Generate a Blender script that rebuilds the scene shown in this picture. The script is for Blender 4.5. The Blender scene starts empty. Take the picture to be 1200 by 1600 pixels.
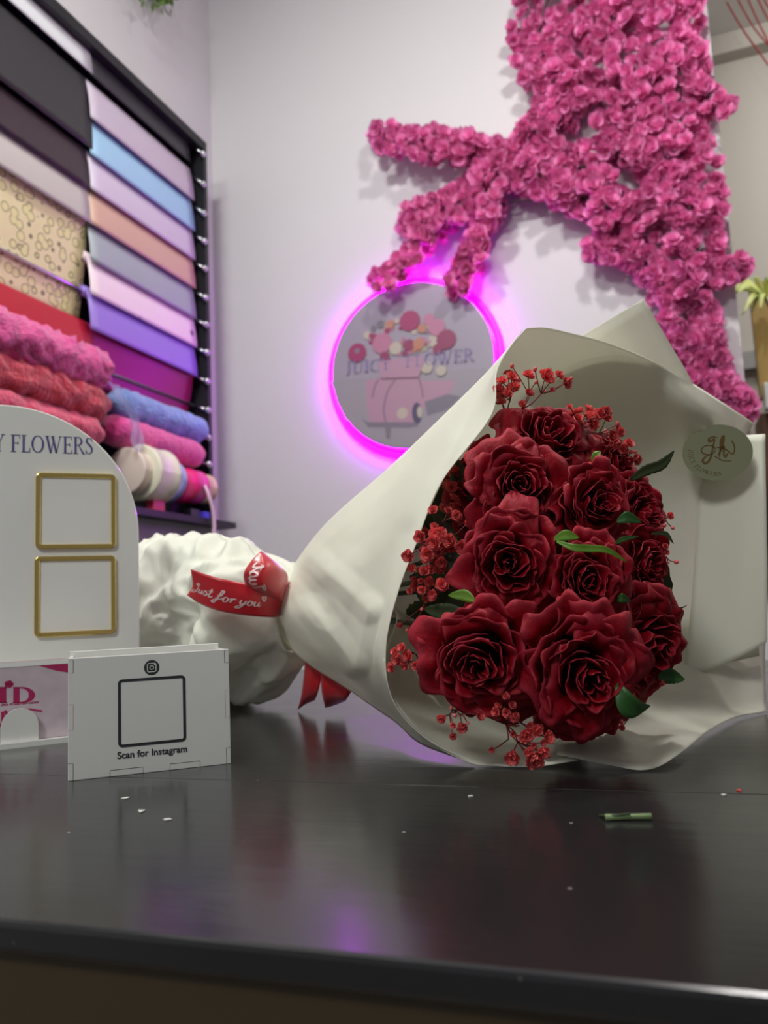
import bpy, math, random
from mathutils import Vector, Matrix, noise

# ------------------------------------------------------------------ camera, world, lights, exposure
S = bpy.context.scene
COL = S.collection
PI = math.pi
F = 1250.0                       # focal length in pixels of the 1200x1600 frame
CT = 1.0                         # counter top height
CAM_H = 0.105
YAW, TANP, ROLL = math.radians(19.9), 0.12, math.radians(2.6)
cam_loc = Vector((0, 0, CT + CAM_H))
_p = math.atan(TANP)
_f0 = Vector((-math.sin(YAW), math.cos(YAW), 0))
_r0 = Vector((math.cos(YAW), math.sin(YAW), 0))
FWD = _f0 * math.cos(_p) + Vector((0, 0, 1)) * math.sin(_p)
_u0 = _r0.cross(FWD)
# roll: the world's down direction drifts to the right of the frame
RIGHT = _r0 * math.cos(ROLL) - _u0 * math.sin(ROLL)
UP = _u0 * math.cos(ROLL) + _r0 * math.sin(ROLL)
RIGHT = (_r0 * math.cos(ROLL) - _u0 * math.sin(ROLL)).normalized()
UP = RIGHT.cross(FWD).normalized()
cd = bpy.data.cameras.new('camera')
cam = bpy.data.objects.new('camera', cd)
COL.objects.link(cam)
M = Matrix((RIGHT, UP, -FWD)).transposed().to_4x4()
M.translation = cam_loc
cam.matrix_world = M
cd.sensor_fit = 'VERTICAL'
cd.sensor_height = 36
cd.lens = F / 1600 * 36
cd.clip_start = 0.01
cd.dof.use_dof = True
cd.dof.focus_distance = 0.55
cd.dof.aperture_fstop = 9.5
S.camera = cam

w = bpy.data.worlds.new('world')
S.world = w
w.use_nodes = True
w.node_tree.nodes['Background'].inputs[0].default_value = (0.86, 0.88, 1.0, 1)
w.node_tree.nodes['Background'].inputs[1].default_value = 0.19


def area(name, loc, target, size, power, color=(1, 1, 1)):
    l = bpy.data.lights.new(name, 'AREA')
    l.shape = 'SQUARE'; l.size = size; l.energy = power; l.color = color
    o = bpy.data.objects.new(name, l)
    COL.objects.link(o)
    o.location = loc
    o.rotation_euler = (Vector(target) - Vector(loc)).to_track_quat('-Z', 'Y').to_euler()
    return o


area('ceiling_panel_right', (0.15, 1.15, 3.2), (-0.3, 1.7, 1.0), 0.12, 14, (1, 0.96, 0.93))
area('ceiling_panel_left', (-0.75, 0.55, 3.25), (-0.3, 0.9, 1.0), 0.22, 30, (0.97, 1.0, 0.93))
area('fill_panel_back', (-0.5, -1.6, 3.0), (-0.1, 0.8, 1.0), 0.5, 27, (0.97, 1, 0.95))  # added fill lamp behind the camera, brightens the fronts
area('ceiling_panel_side_room', (1.3, 2.5, 3.3), (0.8, 3.3, 1.6), 0.8, 30, (1, 0.97, 0.9))

S.view_settings.view_transform = 'Standard'
S.view_settings.look = 'None'
S.view_settings.gamma = 1
S.view_settings.exposure = 0.0
S.view_settings.use_curve_mapping = False


# ------------------------------------------------------------------ helpers
def ray(px, py):
    return FWD + RIGHT * ((px - 600) / F) - UP * ((py - 800) / F)


def P(px, py, d):
    return cam_loc + ray(px, py) * d


def PN(px, py, o, n):
    r = ray(px, py)
    return cam_loc + r * ((Vector(o) - cam_loc).dot(n) / r.dot(n))


def PZ(px, py, z):
    return PN(px, py, (0, 0, z), Vector((0, 0, 1)))


def PX(px, py, x):
    return PN(px, py, (x, 0, 0), Vector((1, 0, 0)))


def PY(px, py, y):
    return PN(px, py, (0, y, 0), Vector((0, 1, 0)))


def dcount(px, py, lift=0.0):
    p = PZ(px, py, CT + lift)
    return (p - cam_loc).dot(FWD)


def put(o, **k):
    for a, b in k.items():
        if b is not None:
            o['category' if a == 'cat' else a] = b
    return o


def empty(name, label, cat, loc=(0, 0, 0), group=None, mat=None):
    o = bpy.data.objects.new(name, None)
    COL.objects.link(o)
    if mat is not None:
        o.matrix_world = mat
    else:
        o.location = loc
    o.empty_display_size = 0.02
    return put(o, label=label, cat=cat, group=group)


def mesh(name, verts, faces, mats, parent=None, smooth=True, midx=None, world=False):
    me = bpy.data.meshes.new(name)
    if world and parent is not None:
        inv = MW[parent.name].inverted() if parent.name in MW else parent.matrix_basis.inverted()
        verts = [inv @ Vector(v) for v in verts]
    me.from_pydata([tuple(v) for v in verts], [], faces)
    if not isinstance(mats, (list, tuple)):
        mats = [mats]
    for m in mats:
        me.materials.append(m)
    me.polygons.foreach_set('use_smooth', [smooth] * len(me.polygons))
    if midx:
        me.polygons.foreach_set('material_index', midx)
    me.update()
    o = bpy.data.objects.new(name, me)
    COL.objects.link(o)
    if parent is not None:
        o.parent = parent
    return o


MW = {}


class MB:
    def __init__(s):
        s.v, s.f, s.m = [], [], []

    def add(s, v, f, m=0):
        n = len(s.v)
        s.v += [Vector(a) for a in v]
        s.f += [tuple(i + n for i in q) for q in f]
        s.m += [m] * len(f)
        return s

    def box(s, a, b, m=0, mat=None):
        x0, y0, z0 = a; x1, y1, z1 = b
        v = [Vector(c) for c in ((x0, y0, z0), (x1, y0, z0), (x1, y1, z0), (x0, y1, z0), (x0, y0, z1), (x1, y0, z1), (x1, y1, z1), (x0, y1, z1))]
        if mat:
            v = [mat @ c for c in v]
        return s.add(v, [(0, 3, 2, 1), (4, 5, 6, 7), (0, 1, 5, 4), (1, 2, 6, 5), (2, 3, 7, 6), (3, 0, 4, 7)], m)

    def tube(s, path, r, n=6, m=0, cap=True):
        path = [Vector(p) for p in path]
        rs = r if isinstance(r, (list, tuple)) else [r] * len(path)
        v, f = [], []
        up = None
        for i, p in enumerate(path):
            t = (path[min(i + 1, len(path) - 1)] - path[max(i - 1, 0)])
            t = t.normalized() if t.length > 1e-9 else Vector((0, 0, 1))
            if up is None:
                up = t.orthogonal().normalized()
            up = (up - t * up.dot(t))
            up = up.normalized() if up.length > 1e-6 else t.orthogonal().normalized()
            b = t.cross(up)
            for k in range(n):
                a = 2 * PI * k / n
                v.append(p + (up * math.cos(a) + b * math.sin(a)) * rs[i])
        for i in range(len(path) - 1):
            for k in range(n):
                f.append((i * n + k, i * n + (k + 1) % n, (i + 1) * n + (k + 1) % n, (i + 1) * n + k))
        if cap:
            f.append(tuple(range(n - 1, -1, -1)))
            f.append(tuple((len(path) - 1) * n + k for k in range(n)))
        return s.add(v, f, m)

    def ball(s, c, r, seg=8, ring=5, m=0, sc=(1, 1, 1)):
        v, f = [], []
        c = Vector(c)
        for i in range(ring + 1):
            ph = PI * i / ring
            for k in range(seg):
                a = 2 * PI * k / seg
                v.append(c + Vector((math.sin(ph) * math.cos(a) * sc[0], math.sin(ph) * math.sin(a) * sc[1], math.cos(ph) * sc[2])) * r)
        for i in range(ring):
            for k in range(seg):
                f.append((i * seg + k, i * seg + (k + 1) % seg, (i + 1) * seg + (k + 1) % seg, (i + 1) * seg + k))
        return s.add(v, f, m)

    def disc(s, c, ex, ey, rx, ry=None, n=28, m=0, jag=0):
        ry = ry or rx
        v = [Vector(c)] + [Vector(c) + ex * rx * math.cos(2 * PI * k / n) * (1 + jag * (k % 2)) + ey * ry * math.sin(2 * PI * k / n) * (1 + jag * (k % 2)) for k in range(n)]
        return s.add(v, [(0, 1 + k, 1 + (k + 1) % n) for k in range(n)], m)

    def grid(s, g, m=0):
        R, C = len(g), len(g[0])
        return s.add([p for row in g for p in row], [(i * C + j, i * C + j + 1, (i + 1) * C + j + 1, (i + 1) * C + j) for i in range(R - 1) for j in range(C - 1)], m)

    def build(s, name, mats, parent=None, smooth=True, world=False):
        return mesh(name, s.v, s.f, mats, parent, smooth, s.m if isinstance(mats, (list, tuple)) else None, world)


def cr(pts, n):
    """Catmull-Rom resample of tuples/Vectors at n even parameters"""
    pts = [Vector(p) for p in pts]
    m = len(pts) - 1
    out = []
    for i in range(n):
        t = i / (n - 1) * m
        k = min(int(t), m - 1)
        t -= k
        p1, p2 = pts[k], pts[k + 1]
        p0 = pts[k - 1] if k > 0 else p1 * 2 - p2
        p3 = pts[k + 2] if k + 2 <= m else p2 * 2 - p1
        out.append(0.5 * ((2 * p1) + (p2 - p0) * t + (2 * p0 - 5 * p1 + 4 * p2 - p3) * t * t + (3 * p1 - p0 - 3 * p2 + p3) * t ** 3))
    return out


def surf(rows, nu, nv):
    rr = [cr([P(*q) for q in r], nv) for r in rows]
    cols = [cr([r[j] for r in rr], nu) for j in range(nv)]
    return [[cols[j][i] for j in range(nv)] for i in range(nu)]


def mod_solid(o, th, off=0):
    m = o.modifiers.new('thickness', 'SOLIDIFY'); m.thickness = th; m.offset = off
    return o


def mod_bevel(o, wd, seg=2):
    m = o.modifiers.new('bevel', 'BEVEL'); m.width = wd; m.segments = seg; m.limit_method = 'ANGLE'
    return o


def srgb(r, g, b):
    f = lambda c: (c / 255) / 12.92 if c / 255 <= 0.04045 else ((c / 255 + 0.055) / 1.055) ** 2.4
    return (f(r), f(g), f(b), 1)


def mat(name, rgb, rough=0.5, metal=0.0, bump=0.0, bscale=20, vary=0.0, vscale=8, emit=None, estr=0, trans=0, coat=0, sheen=0, spec=0.5, alpha=1.0, rnd=0.0, stretch=None):
    m = bpy.data.materials.new(name)
    m.use_nodes = True
    nt = m.node_tree
    b = nt.nodes['Principled BSDF']
    c = srgb(*rgb)
    b.inputs['Base Color'].default_value = c
    b.inputs['Roughness'].default_value = rough
    b.inputs['Metallic'].default_value = metal
    b.inputs['Specular IOR Level'].default_value = spec
    b.inputs['Coat Weight'].default_value = coat
    b.inputs['Sheen Weight'].default_value = sheen
    b.inputs['Alpha'].default_value = alpha
    if emit:
        b.inputs['Emission Color'].default_value = (*emit, 1)
        b.inputs['Emission Strength'].default_value = estr
    tc = nt.nodes.new('ShaderNodeTexCoord')
    src = tc.outputs['Object']
    if stretch:
        mp = nt.nodes.new('ShaderNodeMapping')
        mp.inputs['Scale'].default_value = stretch
        nt.links.new(src, mp.inputs[0]); src = mp.outputs[0]
    if vary:
        n = nt.nodes.new('ShaderNodeTexNoise'); n.inputs['Scale'].default_value = vscale; n.inputs['Detail'].default_value = 4
        nt.links.new(src, n.inputs['Vector'])
        mx = nt.nodes.new('ShaderNodeMix'); mx.data_type = 'RGBA'
        mx.inputs[6].default_value = tuple(x * (1 - vary) for x in c[:3]) + (1,)
        mx.inputs[7].default_value = tuple(min(1, x * (1 + vary)) for x in c[:3]) + (1,)
        nt.links.new(n.outputs['Fac'], mx.inputs[0])
        nt.links.new(mx.outputs[2], b.inputs['Base Color'])
    elif rnd:
        oi = nt.nodes.new('ShaderNodeObjectInfo')
        mx = nt.nodes.new('ShaderNodeMix'); mx.data_type = 'RGBA'
        mx.inputs[6].default_value = tuple(x * (1 - rnd) for x in c[:3]) + (1,)
        mx.inputs[7].default_value = tuple(min(1, x * (1 + rnd)) for x in c[:3]) + (1,)
        nt.links.new(oi.outputs['Random'], mx.inputs[0])
        nt.links.new(mx.outputs[2], b.inputs['Base Color'])
    if bump:
        n = nt.nodes.new('ShaderNodeTexNoise'); n.inputs['Scale'].default_value = bscale; n.inputs['Detail'].default_value = 5
        nt.links.new(src, n.inputs['Vector'])
        bp = nt.nodes.new('ShaderNodeBump'); bp.inputs['Strength'].default_value = bump; bp.inputs['Distance'].default_value = 0.01
        nt.links.new(n.outputs['Fac'], bp.inputs['Height'])
        nt.links.new(bp.outputs[0], b.inputs['Normal'])
    if trans:
        tr = nt.nodes.new('ShaderNodeBsdfTranslucent')
        tr.inputs[0].default_value = c
        ms = nt.nodes.new('ShaderNodeMixShader'); ms.inputs[0].default_value = trans
        nt.links.new(b.outputs[0], ms.inputs[1]); nt.links.new(tr.outputs[0], ms.inputs[2])
        nt.links.new(ms.outputs[0], nt.nodes['Material Output'].inputs[0])
    return m


# ------------------------------------------------------------------ strokes for lettering
def stroke(mb, pts, wd, mapf, m=0, n=None):
    """flat ribbon of width wd (a number or a list) along 2-D pts, put on a surface by mapf(x, y)"""
    pts = [Vector((a, b)) for a, b in pts]
    if n:
        pts = [Vector((q.x, q.y)) for q in cr([(a.x, a.y, 0) for a in pts], n)]
    ws = wd if isinstance(wd, (list, tuple)) else [wd] * len(pts)
    if len(ws) != len(pts):
        ws = [ws[min(int(i / (len(pts) - 1) * (len(ws) - 1)), len(ws) - 2)] + (ws[min(int(i / (len(pts) - 1) * (len(ws) - 1)), len(ws) - 2) + 1] - ws[min(int(i / (len(pts) - 1) * (len(ws) - 1)), len(ws) - 2)]) * ((i / (len(pts) - 1) * (len(ws) - 1)) - min(int(i / (len(pts) - 1) * (len(ws) - 1)), len(ws) - 2)) for i in range(len(pts))]
    L, R = [], []
    for i, p in enumerate(pts):
        t = pts[min(i + 1, len(pts) - 1)] - pts[max(i - 1, 0)]
        t = t.normalized() if t.length > 1e-9 else Vector((1, 0))
        nn = Vector((-t.y, t.x)) * ws[i] / 2
        L.append(mapf(*(p + nn))); R.append(mapf(*(p - nn)))
    mb.grid([L, R], m)


def arc(cx, cy, rx, ry, a0, a1, n=14):
    return [(cx + rx * math.cos(math.radians(a0 + (a1 - a0) * i / (n - 1))), cy + ry * math.sin(math.radians(a0 + (a1 - a0) * i / (n - 1)))) for i in range(n)]


TK, TN = 0.13, 0.045
GL = {
    'F': (0.62, [([(.17, 0), (.17, 1)], TK), ([(.03, .98), (.6, .98)], TN), ([(.58, 1), (.58, .78)], TN), ([(.17, .52), (.48, .52)], TN), ([(.47, .62), (.47, .42)], TN), ([(.03, .02), (.36, .02)], TN)]),
    'L': (0.6, [([(.17, 0), (.17, 1)], TK), ([(.03, .98), (.34, .98)], TN), ([(.03, .02), (.56, .02)], TN), ([(.55, 0), (.57, .25)], TN)]),
    'O': (0.86, [(arc(.42, .5, .34, .48, 90, 270), [TN, TK * 1.05, TN]), (arc(.42, .5, .34, .48, -90, 90), [TN, TK * 1.05, TN])]),
    'W': (1.08, [([(.1, 1), (.36, 0)], TK), ([(.36, 0), (.55, .9)], TN), ([(.46, 1), (.72, 0)], TK), ([(.72, 0), (.96, 1)], TN), ([(.0, .98), (.24, .98)], TN), ([(.86, .98), (1.06, .98)], TN), ([(.36, .98), (.6, .98)], TN)]),
    'E': (0.64, [([(.17, 0), (.17, 1)], TK), ([(.03, .98), (.58, .98)], TN), ([(.57, 1), (.57, .8)], TN), ([(.17, .52), (.46, .52)], TN), ([(.46, .62), (.46, .42)], TN), ([(.03, .02), (.6, .02)], TN), ([(.59, 0), (.61, .22)], TN)]),
    'R': (0.76, [([(.17, 0), (.17, 1)], TK), ([(.03, .98), (.35, .98)], TN), (arc(.34, .75, .22, .23, 90, -90), [TN, TK, TN]), ([(.17, .52), (.36, .52)], TN), ([(.36, .52), (.68, .02), (.78, .0)], [TN, TK, TN]), ([(.03, .02), (.34, .02)], TN)]),
    'S': (0.56, [([(.44, .8), (.4, .93), (.26, .98), (.12, .9), (.1, .74), (.22, .6), (.36, .48), (.46, .34), (.44, .14), (.3, .02), (.14, .05), (.06, .2)], [TN, TN, TN, TK * .7, TK, TK, TK, TK, TK * .7, TN, TN, TN]), ([(.45, .98), (.45, .76)], TN * .8), ([(.06, .26), (.06, .0)], TN * .8)]),
    'J': (0.42, [([(.24, 1), (.24, .2), (.16, -.02), (.02, -.04)], [TK, TK, TK * .8, TN]), ([(.1, .98), (.4, .98)], TN)]),
    'U': (0.8, [([(.17, 1), (.17, .3), (.25, .06), (.42, .02)], [TK, TK, TK * .8, TN]), ([(.42, .02), (.6, .08), (.66, .3), (.66, 1)], TN), ([(.03, .98), (.32, .98)], TN), ([(.54, .98), (.8, .98)], TN)]),
    'I': (0.36, [([(.17, 0), (.17, 1)], TK), ([(.03, .98), (.32, .98)], TN), ([(.03, .02), (.32, .02)], TN)]),
    'C': (0.74, [(arc(.42, .5, .34, .48, 55, 305), [TN, TN, TK, TK, TN, TN]), ([(.64, .98), (.64, .74)], TN)]),
    'Y': (0.74, [([(.1, 1), (.37, .48)], TK), ([(.62, 1), (.37, .48)], TN), ([(.37, .5), (.37, 0)], TK), ([(0, .98), (.26, .98)], TN), ([(.5, .98), (.74, .98)], TN), ([(.22, .02), (.52, .02)], TN)]),
    'D': (0.86, [([(.17, 0), (.17, 1)], TK), ([(.03, .98), (.4, .98)], TN), ([(.03, .02), (.4, .02)], TN), (arc(.36, .5, .42, .48, 90, -90), [TN, TK * 1.1, TN])]),
    'H': (0.86, [([(.17, 0), (.17, 1)], TK), ([(.68, 0), (.68, 1)], TK), ([(.17, .52), (.68, .52)], TN), ([(.03, .98), (.32, .98)], TN), ([(.03, .02), (.32, .02)], TN), ([(.54, .98), (.82, .98)], TN), ([(.54, .02), (.82, .02)], TN)]),
    ' ': (0.35, []),
}


def serif(mb, txt, mapf, m=0, gap=0.04, bold=1.0):
    """serif capitals, 1 unit high, starting at x=0; returns the total width"""
    x = 0
    for ch in txt:
        wd, st = GL[ch]
        for pts, ww in st:
            ww = [q * bold for q in ww] if isinstance(ww, list) else ww * bold
            stroke(mb, [(a + x, b) for a, b in pts], ww, mapf, m)
        x += wd + gap
    return x - gap


SCRIPT = {   # joined script lettering, x-height 0.5, (advance, strokes)
    'J': (.55, [[(.62, .95), (.4, 1.02), (.22, .92), (.3, .8), (.48, .9), (.42, .5), (.32, .0), (.12, -.22), (-.04, -.08), (.1, .1), (.34, .18)]]),
    'u': (.46, [[(-.02, .2), (.08, .46), (.04, .12), (.14, .0), (.28, .14), (.34, .46), (.3, .1), (.4, .02), (.5, .2)]]),
    's': (.34, [[(-.02, .18), (.16, .5), (.26, .24), (.2, .02), (.04, .06)], [(.2, .02), (.36, .2)]]),
    't': (.34, [[(-.0, .2), (.14, .4), (.22, .92), (.12, .2), (.14, .0), (.3, .1), (.36, .2)], [(.02, .62), (.32, .64)]]),
    'f': (.46, [[(-.0, .1), (.2, .4), (.42, .98), (.3, 1.06), (.22, .7), (.14, .0), (.02, -.4), (-.12, -.32), (.0, -.08), (.3, .16), (.44, .3)], [(.06, .5), (.38, .54)]]),
    'o': (.42, [[(.3, .42), (.14, .5), (.02, .24), (.12, .0), (.28, .1), (.32, .36), (.24, .46), (.44, .36)]]),
    'r': (.36, [[(-.0, .34), (.1, .48), (.06, .02)], [(.08, .3), (.2, .5), (.34, .42)]]),
    'y': (.46, [[(-.02, .3), (.06, .48), (.04, .18), (.14, .06), (.28, .2), (.36, .48), (.26, .0), (.1, -.4), (-.1, -.36), (.04, -.14), (.42, .16)]]),
    'a': (.42, [[(.3, .42), (.14, .5), (.02, .24), (.12, .0), (.26, .14), (.34, .48), (.3, .1), (.44, .1)]]),
    'h': (.44, [[(.0, .1), (.2, .6), (.24, 1.0), (.12, .8), (.06, .0)], [(.08, .24), (.24, .5), (.26, .1), (.34, .0), (.44, .16)]]),
    ' ': (.2, []),
}


def script(mb, txt, mapf, m=0, wd=0.085):
    x = 0
    for ch in txt:
        adv, st = SCRIPT[ch]
        for pts in st:
            stroke(mb, [(a + x + b * .15, b) for a, b in pts], [wd * .5, wd * 1.2, wd * .8, wd * 1.2, wd * .5], mapf, m, n=len(pts) * 5)
        x += adv
    return x


# ------------------------------------------------------------------ materials
M_wall = mat('wall_paint', (212, 209, 212), 0.55, bump=0.05, bscale=60, vary=0.02, vscale=3)
M_farwall = mat('side_wall_paint', (190, 184, 176), 0.7, vary=0.04, vscale=2)
M_ceil = mat('ceiling_paint', (225, 223, 220), 0.8)
M_floor = mat('floor_tiles', (120, 112, 104), 0.4, vary=0.1)
M_paper = mat('wrapping_paper', (242, 241, 228), 0.5, trans=0.36, bump=0.03, bscale=30)
M_tissue = mat('tissue_paper', (240, 240, 228), 0.55, trans=0.25, bump=0.08, bscale=40)
M_black = mat('black_board', (26, 24, 32), 0.5, vary=0.2)
M_metal = mat('steel', (205, 205, 212), 0.25, 1.0)
M_gold = mat('gold', (236, 204, 116), 0.2, 1.0)
M_white = mat('white_acrylic', (232, 232, 228), 0.16, coat=0.4)
M_whiteb = mat('white_panel', (236, 235, 230), 0.3)
M_ink = mat('navy_ink', (84, 78, 140), 0.45)
M_dark = mat('charcoal_ink', (42, 46, 50), 0.55)
M_red = mat('satin_ribbon', (196, 14, 34), 0.3, vary=0.12, vscale=30, sheen=0.3, trans=0.1)
M_leaf = mat('leaf_green', (52, 98, 44), 0.42, vary=0.3, vscale=60, trans=0.12)
M_leafd = mat('leaf_dark', (52, 66, 34), 0.5, vary=0.25, vscale=60, trans=0.1)
M_bud = mat('fresh_green', (104, 146, 44), 0.4, vary=0.25, vscale=80)
M_stem = mat('flower_stem', (60, 40, 32), 0.6)
M_gyp = mat('dyed_red_blossom', (242, 108, 108), 0.6, rnd=0.25, trans=0.15)
M_gypst = mat('dyed_red_stem', (110, 30, 34), 0.6)
M_branch = mat('grey_branch', (74, 56, 58), 0.8, bump=0.4, bscale=60)
M_led = mat('magenta_led', (255, 60, 255), 0.5, emit=(0.58, 0.0, 1.0), estr=28)


def mat_rose():
    m = bpy.data.materials.new('rose_petal')
    m.use_nodes = True
    nt = m.node_tree; b = nt.nodes['Principled BSDF']
    at = nt.nodes.new('ShaderNodeAttribute'); at.attribute_name = 'rim'
    tc = nt.nodes.new('ShaderNodeTexCoord')
    n = nt.nodes.new('ShaderNodeTexNoise'); n.inputs['Scale'].default_value = 2.5; n.inputs['Detail'].default_value = 5
    nt.links.new(tc.outputs['Object'], n.inputs['Vector'])
    m1 = nt.nodes.new('ShaderNodeMix'); m1.data_type = 'RGBA'
    m1.inputs[6].default_value = (0.06, 0.0002, 0.006, 1); m1.inputs[7].default_value = (0.34, 0.0003, 0.007, 1)
    nt.links.new(n.outputs['Fac'], m1.inputs[0])
    m2 = nt.nodes.new('ShaderNodeMix'); m2.data_type = 'RGBA'
    m2.inputs[7].default_value = (0.55, 0.06, 0.09, 1)  # specular glint of the petal edges, painted into the colour
    nt.links.new(m1.outputs[2], m2.inputs[6]); nt.links.new(at.outputs['Fac'], m2.inputs[0])
    nt.links.new(m2.outputs[2], b.inputs['Base Color'])
    b.inputs['Roughness'].default_value = 0.55
    b.inputs['Specular IOR Level'].default_value = 0.12
    b.inputs['Sheen Weight'].default_value = 0.0
    b.inputs['Sheen Tint'].default_value = (1, 0.3, 0.5, 1)
    wv = nt.nodes.new('ShaderNodeTexNoise'); wv.inputs['Scale'].default_value = 9; wv.inputs['Detail'].default_value = 6
    nt.links.new(tc.outputs['Object'], wv.inputs['Vector'])
    bp = nt.nodes.new('ShaderNodeBump'); bp.inputs['Strength'].default_value = 0.12; bp.inputs['Distance'].default_value = 0.03
    nt.links.new(wv.outputs['Fac'], bp.inputs['Height']); nt.links.new(bp.outputs[0], b.inputs['Normal'])
    return m


def mat_counter():
    m = bpy.data.materials.new('black_lacquer')
    m.use_nodes = True
    nt = m.node_tree; b = nt.nodes['Principled BSDF']
    tc = nt.nodes.new('ShaderNodeTexCoord')
    # pale specks and scuffs in the lacquer
    n = nt.nodes.new('ShaderNodeTexVoronoi'); n.inputs['Scale'].default_value = 75
    nt.links.new(tc.outputs['Object'], n.inputs['Vector'])
    r = nt.nodes.new('ShaderNodeValToRGB')
    r.color_ramp.elements[0].position = 0.05; r.color_ramp.elements[0].color = (1, 1, 1, 1)
    r.color_ramp.elements[1].position = 0.08; r.color_ramp.elements[1].color = (0, 0, 0, 1)
    nt.links.new(n.outputs['Distance'], r.inputs[0])
    n2 = nt.nodes.new('ShaderNodeTexNoise'); n2.inputs['Scale'].default_value = 30
    nt.links.new(tc.outputs['Object'], n2.inputs['Vector'])
    r2 = nt.nodes.new('ShaderNodeValToRGB'); r2.color_ramp.elements[0].position = 0.57; r2.color_ramp.elements[1].position = 0.62
    nt.links.new(n2.outputs['Fac'], r2.inputs[0])
    mu = nt.nodes.new('ShaderNodeMath'); mu.operation = 'MULTIPLY'
    nt.links.new(r.outputs[0], mu.inputs[0]); nt.links.new(r2.outputs[0], mu.inputs[1])
    mx = nt.nodes.new('ShaderNodeMix'); mx.data_type = 'RGBA'
    mx.inputs[6].default_value = (0.016, 0.016, 0.017, 1); mx.inputs[7].default_value = (0.3, 0.3, 0.28, 1)
    nt.links.new(mu.outputs[0], mx.inputs[0]); nt.links.new(mx.outputs[2], b.inputs['Base Color'])
    b.inputs['Specular IOR Level'].default_value = 0.6
    # uneven gloss
    n3 = nt.nodes.new('ShaderNodeTexNoise'); n3.inputs['Scale'].default_value = 14; n3.inputs['Detail'].default_value = 6
    nt.links.new(tc.outputs['Object'], n3.inputs['Vector'])
    mr = nt.nodes.new('ShaderNodeMapRange'); mr.inputs[3].default_value = 0.13; mr.inputs[4].default_value = 0.25
    nt.links.new(n3.outputs['Fac'], mr.inputs[0]); nt.links.new(mr.outputs[0], b.inputs['Roughness'])
    # brushed waviness along the boards
    mp = nt.nodes.new('ShaderNodeMapping'); mp.inputs['Scale'].default_value = (12, 60, 12)
    nt.links.new(tc.outputs['Object'], mp.inputs[0])
    n4 = nt.nodes.new('ShaderNodeTexNoise'); n4.inputs['Scale'].default_value = 1; n4.inputs['Detail'].default_value = 5
    nt.links.new(mp.outputs[0], n4.inputs['Vector'])
    bp = nt.nodes.new('ShaderNodeBump'); bp.inputs['Strength'].default_value = 0.06; bp.inputs['Distance'].default_value = 0.003
    nt.links.new(n4.outputs['Fac'], bp.inputs['Height']); nt.links.new(bp.outputs[0], b.inputs['Normal'])
    return m


M_rose = mat_rose()
M_counter = mat_counter()
M_wood = mat('dark_wood', (60, 48, 26), 0.55, vary=0.35, vscale=3, stretch=(1, 1, 6))

# ------------------------------------------------------------------ the room
YB = 2.3
corner = PY(336, 500, YB)
XC = corner.x
XE = PY(1134, 300, YB).x          # where the back wall ends
ZC = 3.4


def struct(name, mb, m, smooth=False):
    return put(mb.build(name, m, None, smooth), kind='structure')


struct('wall_back', MB().box((XC - .1, YB, 0), (XE, YB + .12, ZC)), M_wall)
struct('wall_left', MB().box((XC - .1, -2.2, 0), (XC, YB - .0005, ZC)), M_wall)
struct('floor', MB().box((XC - .1, -2.2, -.05), (3.6, 5.2, 0)), M_floor)
struct('ceiling', MB().box((XC - .1, -2.2, ZC), (3.6, 5.2, ZC + .1)), M_ceil)
struct('wall_side', MB().box((XE - .6, 3.45, 0), (3.6, 3.55, ZC)), M_farwall)
struct('wall_right', MB().box((3.6, -2.2, 0), (3.7, 3.55, ZC)), M_farwall)
zb = PY(1160, 75, 3.38).z
struct('trim_1', MB().box((XE - .3, 3.38, zb), (3.599, 3.449, ZC - .001)), M_farwall)
zr = PY(1170, 562, 3.4).z
struct('trim_2', MB().box((XE - .3, 3.4, zr - .035), (3.599, 3.449, zr + .035)), mat('grey_rail', (150, 150, 150), .5))

# counter
fl, fr = PZ(0, 1438, CT), PZ(1200, 1556, CT)
fe = (fr - fl).normalized()
YF = 0
sl, sr = PZ(0, 1204, CT), PZ(1200, 1250, CT)
ang = math.atan2(fe.y, fe.x)
cm = Matrix.Translation(fl) @ Matrix.Rotation(ang, 4, 'Z')
ctr = empty('shop_counter', 'long black lacquered shop counter that carries the bouquet and the card boxes', 'counter', mat=cm)
ins = cm.inverted()
ys = (ins @ sl).y * .5 + (ins @ sr).y * .5
mb = MB()


def slab(mb, x0, x1, y0, y1, z0, z1, rnd=True):
    prof = [(y0 + .001, z0), (y0, z0 + .002), (y0, z1 - .0022), (y0 + .0006, z1 - .0006), (y0 + .0022, z1), (y1, z1), (y1, z0)] if rnd else [(y0, z0), (y0, z1 - .001), (y0 + .001, z1), (y1, z1), (y1, z0)]
    n = len(prof)
    mb.add([(x0, a, b) for a, b in prof] + [(x1, a, b) for a, b in prof], [(k, k + n, (k + 1) % n + n, (k + 1) % n) for k in range(n)] + [tuple(range(n)), tuple(range(2 * n - 1, n - 1, -1))])


slab(mb, -1.0, 1.6, 0, ys - .0004, -.011, 0)
slab(mb, -1.0, 1.6, ys + .0004, 1.12, -.011, 0, False)
mb.build('worktop', M_counter, ctr, smooth=False)
MB().box((-1.0, .006, -1.0), (1.6, .03, -.011)).build('front_panel', M_wood, ctr, smooth=False)
MB().box((-1.0, 1.06, -1.0), (1.6, 1.085, -.011)).build('back_panel', M_wood, ctr, smooth=False)

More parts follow.
